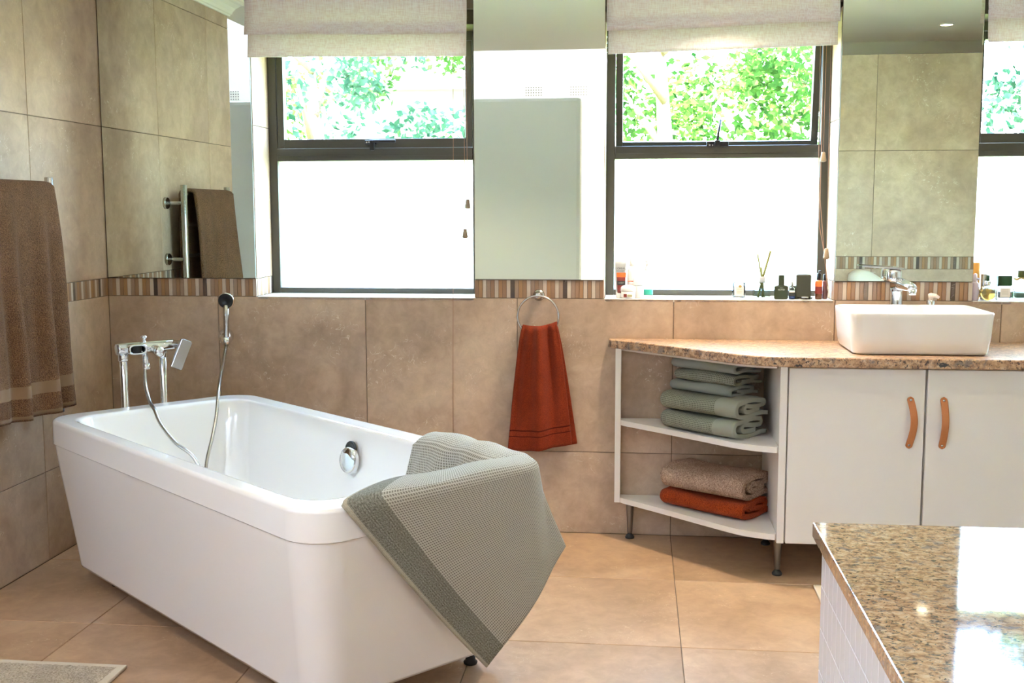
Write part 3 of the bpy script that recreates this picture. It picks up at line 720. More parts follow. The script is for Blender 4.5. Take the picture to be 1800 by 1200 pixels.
# door cabinets
def cabinet(x0, x1, lab, hx, bend, crease=False):
    c = empty('base_cabinet', ((x0+x1)/2, -.25, .128)); tag(c, lab, 'cabinet', 'white base cabinets under the worktop')
    MB().box((x0+.002, -.474, .132), (x1-.002, -.004, ZB-.002), .001).build('carcass', M_CAB, c)
    d = MB().box((x0+.003, -.495, .128), (x1-.003, -.4755, ZB-.004), .003).build('door', M_CAB, c)
    if hx is None: return
    zt, zb_ = .632, .480
    def strap(s, t):
        z = zb_-.012+(zt-zb_+.024)*t; k = math.sin(PI*min(1, max(0, (z-zb_)/(zt-zb_))))
        w = .0115*(min(1, math.sqrt(max(0, 1-(1-min(1, t*(zt-zb_+.024)/.012))**2))) if t < .5 else math.sqrt(max(0, 1-(1-min(1, (1-t)*(zt-zb_+.024)/.012))**2)))
        return Vector((hx+bend*k*(.8+.3*t)+(2*s-1)*max(.001, w), -.4975-.020*k**.9, z)), (s, t)
    h = MB().grid(strap, 6, 36).build('strap_handle', M_LEATHER, d, flip=False); solid(h, .003)
    for z in (zt, zb_): MB().lathe([(.0045, 0), (.0045, .0018), (.002, .003)], (hx, -.499, z), (0, -1, 0), 14).build('rivet', M_STEEL, h)
    if crease: MB().tube([(hx-.009, -.5155, .585), (hx+.010, -.5155, .567)], .0007, 5).build('crease', M_BROWN, h)
cabinet(2.626, 3.076, 'white door cabinet beside the open shelf, leather strap bowed to the right', 3.026, .010)
cabinet(3.077, 3.527, 'white door cabinet under the basin right side, creased straight leather strap', 3.133, .003, True)
cabinet(3.528, 4.06, 'white door cabinet just beyond the right edge of the photo', 3.98, .003)
cabinet(4.061, 4.59, 'white corner cabinet beyond the right edge of the photo', None, 0)
lgs = [(3.49, -.43), (3.49, -.08), (4.4, -.43), (4.4, -.08)]
for x, y in lgs: leg(x, y, [o for o in bpy.data.objects if o.name.startswith('base_cabinet')][1 if x < 4 else 3], .132)

# basin
bs = empty('basin', (3.07, -.25, CT)); tag(bs, 'white rectangular vessel basin standing on the granite worktop', 'basin')
BX0, BX1, BY0, BY1, BZ = 2.836, 3.312, -.432, -.080, .917
def bl(i, r, z, n=8, fr=0): return [Vector((x, y, z)) for x, y in rrect(BX0+i, BX1-i, BY0+i+fr, BY1-i, r, n)]
lo = [bl(.026, .03, CT+.001), bl(.017, .036, CT+.003), bl(.012, .04, CT+.010), bl(.006, .04, CT+.06), bl(.002, .04, BZ-.02), bl(.0, .04, BZ-.006), bl(.0015, .039, BZ-.002), bl(.004, .036, BZ), bl(.009, .032, BZ), bl(.0115, .03, BZ-.002), bl(.013, .03, BZ-.006), bl(.022, .04, BZ-.05), bl(.05, .05, CT+.03), bl(.10, .05, CT+.022)]
MB().loft(lo, True, True).build('bowl', M_CERAM, bs)
MB().lathe([(.024, 0), (.026, .003), (.02, .006), (0, .0065)], (3.07, -.25, CT+.0225), n=24).build('drain_cover', M_CHROME, bs)
# basin mixer
tp = empty('basin_tap', (3.072, -.045, CT)); tag(tp, 'chrome single lever basin tap behind the white basin', 'tap')
tx, ty = 3.066, -.047
MB().lathe([(.031, 0), (.031, .005), (.0255, .01), (.0245, .19), (.0255, .198), (.024, .203)], (tx, ty, CT), n=30).build('column', M_CHROME, tp)
MB().lathe([(.020, .200), (.020, .214)], (tx, ty, CT), n=24).build('shadow_gap', M_BLACK, tp)
MB().tube([(tx, ty, .992), (tx+.012, ty-.05, .992), (tx+.028, ty-.115, .984), (tx+.031, ty-.128, .978)], [.026, .022, .017, .014], 20).build('spout', M_CHROME, tp)
MB().lathe([(.0125, 0), (.013, .006), (.0135, .02)], (tx+.030, ty-.122, .958), n=20).build('aerator', M_CHROME, tp)
MB().lathe([(.026, 0), (.0275, .004), (.0275, .034), (.025, .041), (.012, .045)], (tx-.010, ty-.004, 1.000), n=30).build('cartridge', M_CHROME, tp)
lvb = [(-.125, .000, .004), (-.085, .004, .009), (-.04, .007, .018), (.0, .006, .024), (.020, .002, .020)]
MB().loft([[Vector((tx+x, ty-.004+w*a, 1.047+dz+h)) for a, h in ((-1, -.003), (1, -.003), (1, .004), (-1, .004))] for x, dz, w in [(q[0], -.06*q[0], q[2]) for q in lvb]], True, True, False).build('lever', M_CHROME, tp)
# soap dispenser behind the basin
sd = empty('soap_dispenser', (3.19, -.05, CT)); tag(sd, 'small soap pump behind the basin, right of the tap', 'soap dispenser')
MB().lathe([(.028, 0), (.03, .006), (.03, .10), (.022, .125), (.013, .132)], (3.19, -.048, CT), n=26).build('bottle', plain('pale_soap_bottle', (226, 214, 204), .3), sd)
MB().lathe([(.015, 0), (.0155, .004), (.0155, .026), (.013, .03)], (3.19, -.048, CT+.13), n=22).build('collar', M_CHROME, sd)
pm_ = plain('cream_pump', (226, 206, 188), .4)
MB().lathe([(.008, 0), (.009, .012), (.010, .02), (.006, .024)], (3.19, -.048, CT+.16), n=18).tube([(3.188, -.048, CT+.178), (3.205, -.056, CT+.176), (3.216, -.062, CT+.169)], [.0085, .007, .005], 10).build('pump', pm_, sd)

# ------------------------------------------------------------------ folded towels
def fold_profile(D, h, layers, seed):
    """centre line of a folded cloth seen end-on: (depth, height); front is depth 0"""
    rnd = random.Random(seed); t = h/(layers+.35); P = []; z = t*.55
    zs = [t*(.55+i*1.05) for i in range(layers)]
    order = [0, layers-1]+[i for i in range(layers-2, 0, -1)] if layers > 2 else [0, 1]
    cur = None; atfront = True
    for i, k in enumerate(order):
        zz = zs[k]; f0 = .5*h+.006 if i < 2 else .5*h+.010+.02*(i-1); b0 = D-.01-(.02*i if i else 0)-rnd.random()*.012
        xs = [f0+(b0-f0)*q/8 for q in range(9)]
        if i % 2 == 0: xs = xs[::-1]
        seg = [(x, zz+.0035*math.sin(x*40+i*2+seed)) for x in xs]
        if P:
            (xa, za), (xb, zb) = P[-1], seg[0]; r = abs(zb-za)/2; s = -1 if i % 2 else 1; zc = (za+zb)/2
            xa_ = (xa+xb)/2
            dirz = 1 if zb > za else -1
            for q in range(1, 8):
                a = -PI/2*dirz+PI*q/8*dirz; P.append((xa_+s*r*math.cos(a)*(1.0), zc+r*math.sin(a)))
        P += seg
    return P, t
def folded(name, corner, ang, L, D, h, layers, mat, label, group, seed, z0, border=None, rise=0, over=0):
    """corner = front-left base corner; ang = direction of the front edge"""
    P, t = fold_profile(D, h, layers, seed)
    d = Vector((math.cos(ang), math.sin(ang), 0)); nrm = Vector((-math.sin(ang), math.cos(ang), 0)); c = Vector((corner[0], corner[1], z0))
    # thicken centre line into a closed ribbon outline
    pts = [Vector((x, z)) for x, z in P]; L0 = []; R0 = []
    for i, p in enumerate(pts):
        tg = (pts[min(i+1, len(pts)-1)]-pts[max(i-1, 0)]).normalized(); nn = Vector((-tg.y, tg.x)); L0.append(p+nn*t*.47); R0.append(p-nn*t*.47)
    out = L0+[pts[-1]+(pts[-1]-pts[-2]).normalized()*t*.3]+R0[::-1]+[pts[0]+(pts[0]-pts[1]).normalized()*t*.3]
    zmin = min(p.y for p in out); n = len(out); NL = 26
    acc = [0]
    for i in range(1, n): acc.append(acc[-1]+(out[i]-out[i-1]).length)
    b = MB(); vs = []; uv = []
    for j in range(NL+1):
        q = j/NL; e = 1.0
        if q < .06: e = .80+.20*math.sqrt(1-(1-q/.06)**2)
        if q > .985: e = .985
        for i, p in enumerate(out):
            zc = (p.y-zmin); zz = h*.5+(zc-h*.5)*e if q < .06 else zc
            sag = .004*math.sin(q*7+seed)*(zc/h)+over*(zc/h)*(q-.5)
            x = D*.5+(p.x-D*.5)*(1-(1-e)*.5)
            co = c+d*(q*L)+nrm*(x+.004*math.sin(q*5+seed*2))+Vector((0, 0, max(0.0, zz+sag*(1 if zc > h*.3 else 0)))); vs.append(co); uv.append((q*L, acc[i]))
    fs = [(j*n+i, j*n+(i+1) % n, (j+1)*n+(i+1) % n, (j+1)*n+i) for j in range(NL) for i in range(n)]
    b.add(vs, fs, True, uv)
    m = len(L0)
    capf = []
    for base in (0, NL*n):
        for i in range(m-1): capf.append((base+i, base+i+1, base+n-3-i, base+n-2-i))
    b.add([], []); 
    for f in capf: b.f.append(list(f)); b.sm.append(False)
    o = b.build(name, mat, flip=True)
    if border:
        o.data.materials.append(border)
        for p in o.data.polygons:
            ux = sum(o.data.uv_layers[0].data[li].uv[0] for li in p.loop_indices)/len(p.loop_indices)
            if ux > L*.74: p.material_index = 1
    tag(o, label, 'towel', group); return o
A1 = math.radians(-43); G1 = 'folded towels on the upper shelf'
zz = .4635
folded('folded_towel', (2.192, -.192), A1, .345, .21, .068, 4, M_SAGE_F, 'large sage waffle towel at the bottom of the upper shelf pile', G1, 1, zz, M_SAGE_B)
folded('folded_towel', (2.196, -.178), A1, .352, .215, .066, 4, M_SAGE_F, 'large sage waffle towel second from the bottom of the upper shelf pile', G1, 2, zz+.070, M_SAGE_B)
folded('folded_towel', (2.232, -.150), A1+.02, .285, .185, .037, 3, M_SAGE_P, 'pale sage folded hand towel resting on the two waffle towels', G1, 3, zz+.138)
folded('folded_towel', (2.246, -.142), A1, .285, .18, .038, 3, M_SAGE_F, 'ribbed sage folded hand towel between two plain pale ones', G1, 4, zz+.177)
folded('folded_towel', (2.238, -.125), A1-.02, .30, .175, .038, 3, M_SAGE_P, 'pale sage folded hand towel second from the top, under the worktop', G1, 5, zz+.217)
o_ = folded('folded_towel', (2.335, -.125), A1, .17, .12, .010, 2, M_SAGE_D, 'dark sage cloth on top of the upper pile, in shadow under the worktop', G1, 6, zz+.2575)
A2 = math.radians(-37); G2 = 'folded towels on the lower shelf'
folded('folded_towel', (2.195, -.158), A2, .365, .21, .064, 3, M_RUST_F, 'rust orange folded towel at the bottom of the lower shelf', G2, 7, .1605)
folded('folded_towel', (2.200, -.142), A2, .360, .235, .086, 4, M_BEIGE_F, 'thick beige terry towel folded on top of the rust one', G2, 8, .2265)

# ------------------------------------------------------------------ low granite-topped bench, near right
bn = empty('tiled_bench', (2.84, -2.3, 0)); tag(bn, 'low white-tiled bench with a granite slab at the lower right', 'bench')
HB = .563
MB().box((2.516, -2.86, HB-.034), (3.15, -1.79, HB), .003).build('granite_top', M_GRANITE, bn)
M_WT = plain('white_ceramic_tile', (214, 216, 222), .25, coat=.3); M_WG = plain('pale_grout', (226, 228, 232), .8)
core = MB().box((2.5375, -2.84, 0), (3.145, -1.8275, HB-.035)).build('base', M_WG, bn)
ts = .0975
for i in range(math.ceil(1.02/.05)):
    for j in range(math.ceil((HB-.036)/ts)):
        y1 = -1.825-i*.05; y0 = max(-2.845, y1-.05); z1 = HB-.036-j*ts; z0 = max(0.001, z1-ts)
        if y1-y0 > .01 and z1-z0 > .01: tile('bench_tile', (2.536, (y0+y1)/2, (z0+z1)/2), (.006, y1-y0-.002, z1-z0-.002), M_WT, core, .0008)
for i in range(math.ceil(.61/ts)):
    for j in range(math.ceil((HB-.036)/ts)):
        x0 = 2.5405+i*ts; x1 = min(3.148, x0+ts); z1 = HB-.036-j*ts; z0 = max(0.001, z1-ts)
        if x1-x0 > .01 and z1-z0 > .01: tile('bench_tile', ((x0+x1)/2, -1.826, (z0+z1)/2), (x1-x0-.002, .006, z1-z0-.002), M_WT, core, .0008)
# pale rounded shape seen only in the right-hand mirror, standing by the tiled screen wall
hm = empty('laundry_hamper', (3.44, -2.2, 0)); tag(hm, 'pale hamper with a rounded sloping lid, seen in the basin mirror', 'hamper')
def hloop(i, z, r=.05): return [Vector((x, y, z)) for x, y in rrect(3.31+i, 3.57-i, OPP+.02+i, OPP+.24-i, r, 6)]
M_HAM = plain('pale_hamper', (232, 230, 222), .5)
MB().loft([hloop(-.01, 0), hloop(-.015, .02), hloop(0, .80), hloop(.0, .805)], True, True).build('body', M_HAM, hm)
hl = []
for k in range(13):
    q = k/12; x = 3.315+.25*q; z = .925-.13*max(0, (q-.30)/.70)**1.35-.03*max(0, (.22-q)/.22)**2
    hl.append([Vector((x, OPP+.03, .806)), Vector((x, OPP+.03, z-.02)), Vector((x, OPP+.05, z)), Vector((x, OPP+.20, z)), Vector((x, OPP+.23, z-.02)), Vector((x, OPP+.23, .806))])
MB().loft(hl, True, True).build('lid', M_HAM, hm)

# bath mats
def mat(x0, x1, y0, y1, lab, rot=0):
    m = empty('bath_mat', ((x0+x1)/2, (y0+y1)/2, 0)); tag(m, lab, 'bath mat')
    def top(s, t): 
        x = x0+.022+(x1-x0-.044)*s; y = y0+.022+(y1-y0-.044)*t; e = min(s, 1-s, t, 1-t)
        return Vector((x, y, .011+.0025*min(1, e*30)+.0022*noise.noise(Vector((x*190, y*190, 0))))), (s, t)
    MB().box((x0, y0, 0.0005), (x1, y1, .011), .004).build('binding', M_MATB, m)
    MB().grid(top, 110, 90).build('pile', M_MAT, m, flip=False)
mat(-.02, .722, -2.02, -1.455, 'oatmeal cotton bath mat at the lower left corner')
mat(2.716, 3.45, -1.15, -.565, 'beige bath mat mostly hidden behind the low granite bench')

# ------------------------------------------------------------------ toiletries on the sills
def text_on(parent, s, loc, size, mat, name='lettering'):
    cu = bpy.data.curves.new(name, 'FONT'); cu.body = s; cu.size = size; cu.extrude = .0002; cu.align_x = 'CENTER'; cu.align_y = 'CENTER'
    o = bpy.data.objects.new(name, cu); cu.materials.append(mat); place(o, loc, parent); o.rotation_euler = (PI/2, 0, 0)
    dg = bpy.context.evaluated_depsgraph_get(); me = bpy.data.meshes.new_from_object(o.evaluated_get(dg)); 
    nm = o.name; par = parent; bpy.data.objects.remove(o)
    q = bpy.data.objects.new(name, me); place(q, loc, par); q.rotation_euler = (PI/2, 0, 0); return q
P_ = lambda n, c, r=.35, **k: plain(n, c, r, **k)
M_INKD = P_('dark_ink', (40, 42, 46)); M_INKL = P_('pale_ink', (190, 196, 180)); M_GREY = P_('silver_grey_plastic', (176, 178, 178), .35)
M_ORG = P_('orange_print', (236, 110, 46)); M_REDB = P_('dark_red_print', (128, 44, 34)); M_CHAR = P_('charcoal_print', (52, 48, 48)); M_WP = P_('white_plastic', (238, 238, 236), .3)
M_TEAL = P_('teal_print', (52, 160, 140)); M_GREEN = P_('dark_green_glass', (50, 58, 40), .18, coat=.4); M_AMBER = P_('amber_brown', (92, 50, 28), .15, coat=.4)
M_ORANGE = P_('ochre_plastic', (226, 160, 72), .35); M_LILAC = P_('lilac_plastic', (206, 190, 200), .3); M_GCAP = P_('forest_green_cap', (32, 66, 34), .3)
M_WAX = P_('candle_wax', (206, 210, 206), .6); M_LABEL = P_('cream_label', (238, 226, 212), .6); M_REED = P_('reed', (104, 104, 44), .8); M_BRASS = P_('brass', (190, 160, 100), .3, metal=1)
M_LIQ = P_('amber_perfume', (150, 110, 50), .1); M_LIQG = P_('green_perfume', (150, 190, 160), .1)
SB = SILL+.0005
# squeeze tube standing on its cap
def squeeze(x, y, w, h, lab, body, cap, bands, texts=(), r=.018, caph=.022):
    e = empty('squeeze_tube', (x, y, SB)); tag(e, lab, 'tube')
    MB().lathe([(r*.95, 0), (r, .002), (r, caph-.002), (r*.95, caph)], (x, y, SB), n=22).build('cap', cap, e)
    def ring(z, k):   # round at the cap, flat crimp at the top
        rx = r*(1-k)+w/2*k; ry = r*(1-k)+.0015*k
        return [Vector((x+rx*math.cos(2*PI*i/24), y+ry*math.sin(2*PI*i/24), SB+z)) for i in range(24)]
    zs = [caph+(h-caph)*q/10 for q in range(11)]
    bd = MB().loft([ring(z, q/10) for q, z in enumerate(zs)], True, True).build('body', body, e)
    for z0, z1, m in bands:
        q0, q1 = (z0-caph)/(h-caph), (z1-caph)/(h-caph); l = []
        for z, k in ((z0, q0), (z1, q1)):
            l.append([p+Vector(((p.x-x)*.03, -.0004, 0)) for p in [Vector((x+(r*(1-k)+w/2*k)*math.cos(a), y+(r*(1-k)+.0015*k)*math.sin(a)*1.02, SB+z)) for a in [PI+PI*i/12 for i in range(13)]]])
        MB().loft(l, False, False, True, False).build('print_band', m, bd, flip=False)
    for s, z, sz, m in texts: 
        k = (z-caph)/(h-caph); text_on(bd, s, (x, y-(r*(1-k)+.0015*k)-.0014, SB+z), sz, m)
squeeze(2.052, .075, .046, .140, 'tall silver grey squeeze tube against the window frame', M_GREY, M_WP, [], [('L\'OREAL', .112, .010, M_INKD), ('MEN EXPERT', .102, .0055, M_INKD)], .017)
squeeze(2.056, .040, .036, .098, 'brown tube with an orange end, leaning in front of the grey tube', M_REDB, M_WP, [(.080, .097, M_ORG), (.050, .066, M_CHAR)], [('EXPERT', .058, .006, M_INKL)], .015, .02)
def bottle(name, x, y, prof, mat, lab, cat='bottle', n=24, group=None):
    e = empty(name, (x, y, SB)); tag(e, lab, cat, group)
    MB().lathe(prof, (x, y, SB), n=n).build('body', mat, e); return e
def sqbottle(name, x, y, w, d, h, mat, lab, r=.006, cat='bottle', taper=0):
    e = empty(name, (x, y, SB)); tag(e, lab, cat)
    lo = []
    for i, z in ((.003, 0), (0, .003), (0, h*.5), (taper*.5, h-.004), (taper+.004, h)):
        lo.append([Vector((a, c, SB+z)) for a, c in rrect(x-w/2+i, x+w/2-i, y-d/2+i, y+d/2-i, r, 4)])
    MB().loft(lo, True, True, False).build('body', mat, e); return e
j = bottle('cream_jar', 2.083, .030, [(.024, 0), (.027, .003), (.028, .026)], M_WP, 'squat white cream jar with a domed lid, left of the sill', 'jar')
MB().lathe([(.0285, .0265), (.029, .029), (.029, .040), (.024, .047), (.012, .050), (0, .0505)], (2.083, .030, SB), n=28).build('lid', M_WP, j)
MB().box((2.066, -.0001+.0022, SB+.006), (2.078, .0028, SB+.018)).build('label', M_REDB, j)
MB().box((2.080, .0015, SB+.007), (2.099, .0022, SB+.016)).build('label', P_('olive_print', (190, 186, 150)), j)
j = bottle('lotion_bottle', 2.098, .075, [(.018, 0), (.02, .003), (.02, .10), (.015, .118), (.010, .122)], M_WP, 'white lotion bottle with coloured lines behind the cream jar')
MB().lathe([(.011, .122), (.012, .124), (.011, .15), (.008, .152)], (2.098, .075, SB), n=18).build('cap', M_WP, j)
for z, m in ((.062, M_ORG), (.052, P_('pink_print', (230, 190, 184))), (.045, P_('yellow_print', (226, 210, 160)))): MB().lathe([(.0202, 0), (.0204, .001), (.0202, .003)], (2.098, .075, SB+z), n=24).build('print_line', m, j)
j = bottle('roll_on', 2.122, .055, [(.019, 0), (.021, .003), (.021, .042), (.018, .05)], P_('pale_grey_plastic', (214, 214, 214)), 'pale roll-on with a rounded cap beside the cream jar')
MB().lathe([(.0205, .05), (.021, .054), (.019, .074), (.012, .084), (0, .087)], (2.122, .055, SB), n=24).build('cap', M_WP, j)
j = bottle('pump_bottle', 2.155, .075, [(.021, 0), (.023, .003), (.023, .088), (.016, .10), (.010, .104)], glass_thin('milky_bottle', (.84, .9, .88, 1)), 'clear pump spray bottle with a teal foot on the left of the sill')
MB().lathe([(.0232, .012), (.0235, .014), (.0235, .03), (.0232, .032)], (2.155, .075, SB), n=24).build('label', M_TEAL, j)
MB().lathe([(.011, .104), (.012, .106), (.012, .118), (.006, .12), (.0055, .132), (.010, .134), (.010, .146), (.006, .148)], (2.155, .075, SB), n=20).tube([(2.155, .07, SB+.141), (2.152, .052, SB+.141)], .004, 8).build('pump', M_WP, j)
# candle
j = bottle('candle', 2.503, .045, [(.022, .0), (.025, .003), (.0255, .062), (.0245, .0625), (.0235, .060), (.0235, .006), (.0, .005)], M_BOTTLE, 'glass candle with a cream label and gold seal on the sill', 'candle', 30)
MB().lathe([(.0228, .007), (.0228, .046), (0, .047)], (2.503, .045, SB), n=28).build('wax', M_WAX, j)
MB().loft([[Vector((2.503+.0258*math.sin(a), .045-.0258*math.cos(a), SB+z)) for a in [-.75+1.5*i/10 for i in range(11)]] for z in (.012, .046)], False, False, True, False).build('label', M_LABEL, j, flip=False)
MB().lathe([(.0058, 0), (.0058, .0006), (0, .0007)], (2.506, .0186, SB+.049), (0, -1, 0), 18).build('seal', M_BRASS, j)
for z in (.037, .030, .023): MB().box((2.493, .0186, SB+z), (2.514, .0190, SB+z+.0012)).build('print_line', P_('rose_ink', (206, 150, 134)), j)
# reed diffuser
j = sqbottle('reed_diffuser', 2.590, .050, .062, .062, .062, M_BOTTLE, 'square glass reed diffuser with green reeds in the middle of the sill', .004, 'diffuser')
MB().lathe([(.012, .062), (.0125, .064), (.0125, .082), (.011, .084)], (2.590, .050, SB), n=22).build('collar', M_GREY, j)
MB().box((2.563, .023, SB+.004), (2.617, .077, SB+.040)).build('liquid', glass_thin('diffuser_liquid', (.80, .90, .90, 1)), j)
for dx, dz, dy, rr_ in ((.030, .125, .0, .0042), (-.018, .110, .006, .003), (-.004, .055, -.004, .0036)): MB().tube([(2.590-dx*.5, .05, SB+.006), (2.590, .05, SB+.07), (2.590+dx, .05+dy, SB+.07+dz*.9)], rr_, 6).build('reed', M_REED, j)
MB().tube([(2.574, .0185, SB+.040), (2.591, .0185, SB+.040), (2.579, .0185, SB+.012)], .0020, 6).build('refracted_reeds', P_('reed_refraction_tone', (70, 98, 108)), j)  # image of the reeds bent by the glass, painted as a dark stroke
# dark bottles
j = sqbottle('perfume_bottle', 2.660, .035, .052, .024, .052, M_GREEN, 'flat dark green bottle with square neck and pale lettering', .004)
MB().box((2.649, .025, SB+.0535), (2.671, .045, SB+.092), .0015).build('cap', M_GREEN, j)
MB().loft([[Vector((x, y, SB+z)) for x, y in rrect(2.660-w, 2.660+w, .035-d, .035+d, .003, 3)] for z, w, d in ((.050, .022, .0105), (.0545, .011, .0095))], True, True, False).build('shoulder', M_GREEN, j)
text_on(j, 'ISLAND', (2.660, .0222, SB+.036), .0075, M_INKL); MB().box((2.654, .0224, SB+.0425), (2.666, .0228, SB+.0433)).build('print_line', M_INKL, j)
j = sqbottle('cologne_bottle', 2.705, .055, .030, .022, .050, P_('charcoal_glass', (52, 62, 56), .15, coat=.5), 'dark squat bottle behind the small clear vial', .003)
j = bottle('glass_vial', 2.700, .028, [(.0095, 0), (.0105, .002), (.0105, .042), (.006, .046)], M_BOTTLE, 'small clear vial with silver neck between two dark bottles')
MB().lathe([(.0052, .046), (.0056, .048), (.004, .066), (.002, .067)], (2.700, .028, SB), n=16).build('neck', M_STEEL, j)
MB().lathe([(.0107, .026), (.0109, .027), (.0109, .030), (.0107, .031)], (2.700, .028, SB), n=20).build('print_line', M_WP, j)
MB().lathe([(.0096, .002), (.0096, .012)], (2.700, .028, SB), n=20).build('liquid', P_('blue_liquid', (52, 84, 150), .1), j)
j = sqbottle('fragrance_box', 2.744, .055, .056, .040, .094, P_('olive_black_box', (58, 60, 44), .4), 'tall dark olive box behind a glass dish on the sill', .002, 'box')
j = empty('glass_dish', (2.748, .022, SB)); tag(j, 'low clear glass dish in front of the dark olive box', 'dish')
MB().lathe([(.022, 0), (.026, .002), (.030, .009), (.029, .0095), (.024, .004), (0, .003)], (2.748, .022, SB), n=28).build('bowl', M_BOTTLE, j)
MB().lathe([(.0, .003), (.012, .004), (.013, .009), (.0, .010)], (2.748, .022, SB), n=20).build('soap', M_WP, j)
j = bottle('serum_bottle', 2.801, .045, [(.012, 0), (.0135, .002), (.0135, .066), (.009, .072), (.007, .074)], M_AMBER, 'amber dropper bottle with an orange shoulder near the right of the sill')
MB().lathe([(.0137, .048), (.0139, .05), (.0139, .066), (.0115, .071)], (2.801, .045, SB), n=22).build('label', M_ORG, j)
MB().lathe([(.0137, .020), (.0139, .021), (.0139, .046), (.0137, .047)], (2.801, .045, SB), n=22).build('print_band', M_REDB, j)
MB().lathe([(.0075, .074), (.008, .076), (.008, .096), (.005, .099)], (2.801, .045, SB), n=18).tube([(2.801, .045, SB+.099), (2.798, .035, SB+.106), (2.806, .02, SB+.109)], .0022, 6).build('pump', M_BLACK, j)
j = bottle('tester_bottle', 2.826, .06, [(.009, 0), (.010, .002), (.010, .066), (.006, .070)], P_('plum_glass', (96, 60, 60), .15, coat=.4), 'slim plum coloured bottle in the right corner of the middle sill')
MB().lathe([(.0065, .07), (.007, .072), (.007, .092), (.005, .094)], (2.826, .06, SB), n=16).build('cap', M_BLACK, j)
# right-hand sill
j = bottle('tall_tube', 3.386, .10, [(.016, 0), (.017, .002), (.017, .136), (.016, .138)], M_ORANGE, 'tall ochre tube at the left of the right-hand sill')
MB().lathe([(.0173, 0), (.0175, .002), (.0175, .03), (.0173, .032)], (3.386, .10, SB), n=22).build('cap', M_ORANGE, j)
j = bottle('pump_bottle', 3.366, .030, [(.013, 0), (.0145, .002), (.0145, .062), (.010, .068), (.007, .07)], M_LILAC, 'small lilac pump bottle beside the basin mirror edge')
MB().lathe([(.008, .07), (.0085, .072), (.007, .086), (.0065, .098), (.004, .10)], (3.366, .03, SB), n=16).tube([(3.366, .03, SB+.082), (3.381, .022, SB+.079)], .004, 8).build('pump', M_LILAC, j)
j = bottle('metal_atomiser', 3.416, .085, [(.013, 0), (.0135, .002), (.0135, .094), (.012, .096)], M_STEEL, 'slim steel atomiser behind the round perfume bottle')
j = empty('perfume_bottle', (3.412, .030, SB)); tag(j, 'round smoky perfume bottle half full of amber, right-hand sill', 'bottle')
def disc(rw, dp, zc, k=1): return [[Vector((3.412+rw*s*math.cos(a), .030+dp*f, SB+zc+rw*s*k*math.sin(a))) for a in [2*PI*i/28 for i in range(28)]] for f, s in ((-1, .86), (-.75, .98), (0, 1), (.75, .98), (1, .86))]
MB().loft(disc(.0285, .016, .029), True, True).build('body', M_BOTTLE_SM, j)
MB().loft(disc(.0235, .012, .024, .82), True, True).build('liquid', glass_thin('amber_liquid', (.62, .46, .22, 1)), j)
MB().lathe([(.008, .056), (.011, .058), (.011, .072), (.009, .073)], (3.412, .03, SB), n=20).build('collar', M_CHROME, j)
MB().lathe([(.0062, .073), (.0065, .075), (.0065, .093), (.005, .0945)], (3.412, .03, SB), n=18).build('cap', M_GCAP, j)
j = sqbottle('perfume_bottle', 3.470, .032, .050, .034, .055, M_BOTTLE, 'square clear perfume bottle with a big dark green cap', .003)
MB().box((3.4445, .0145, SB+.0555), (3.4955, .0495, SB+.094), .003).build('cap', M_GCAP, j)
MB().box((3.453, .0142, SB+.014), (3.489, .0148, SB+.048)).build('label', M_LABEL, j)
for z in (.040, .033, .025): MB().box((3.460, .0135, SB+z), (3.482, .0140, SB+z+.001)).build('print_line', P_('taupe_ink', (150, 132, 116)), j)
j = sqbottle('perfume_bottle', 3.532, .034, .056, .032, .078, M_BOTTLE, 'tall clear perfume bottle with gold ribbon at the right photo edge', .010)
MB().box((3.510, .022, SB+.010), (3.554, .046, SB+.030)).build('liquid', glass_thin('pale_green_liquid', (.62, .80, .66, 1)), j)
MB().lathe([(.013, .086), (.0135, .088), (.0135, .110), (.012, .112)], (3.532, .034, SB), n=20).build('cap', P_('olive_cap', (84, 92, 48), .3), j)
MB().tube([(3.500, .024, SB+.083), (3.512, .020, SB+.080), (3.526, .018, SB+.085), (3.540, .018, SB+.082), (3.556, .022, SB+.087)], [.002, .0045, .003, .0045, .002], 8).build('ribbon', M_BRASS, j)

# ------------------------------------------------------------------ ceiling downlights, some added as fill
M_BULB = bpy.data.materials.new('lamp_glow'); M_BULB.use_nodes = True
bb = M_BULB.node_tree.nodes['Principled BSDF']; bb.inputs['Emission Color'].default_value = (*LAMP_COL, 1); bb.inputs['Emission Strength'].default_value = 14
def downlight(x, y, lab, pw=1.0, spread=125):
    e = empty('downlight', (x, y, CEIL-.006)); tag(e, lab, 'lamp', 'recessed ceiling downlights')
    MB().lathe([(.034, .006), (.044, .006), (.046, .003), (.044, 0), (.037, -.001), (.034, .003)], (x, y, CEIL-.006), n=28).build('trim_ring', M_WP, e)
    MB().lathe([(0, .0008), (.033, .0008), (.033, .0022), (0, .0022)], (x, y, CEIL-.006), n=24).build('lens', M_BULB, e)
    L = bpy.data.lights.new('lamp', 'SPOT'); L.energy = LAMP_W*pw; L.color = LAMP_COL; L.spot_size = math.radians(spread); L.spot_blend = .6; L.shadow_soft_size = .03
    o = bpy.data.objects.new('lamp', L); place(o, (x, y, CEIL-.012), e)
downlight(2.42, -.37, 'recessed downlight above the vanity shelf', 4.0, 80)
downlight(3.20, -.87, 'recessed downlight in front of the basin', .8)
downlight(.95, -.95, 'recessed downlight above the bathtub', .3)
downlight(.75, -3.00, 'unseen fill downlight added in front of the bathtub', 2.8)  # added fill, brightens the bath front and the partition
downlight(2.45, -1.45, 'unseen fill downlight added in the middle of the ceiling', .3)  # added front fill, set close so little light gets under the vanity
downlight(3.90, -2.69, 'recessed downlight behind the tiled screen, seen in the basin mirror', .6)

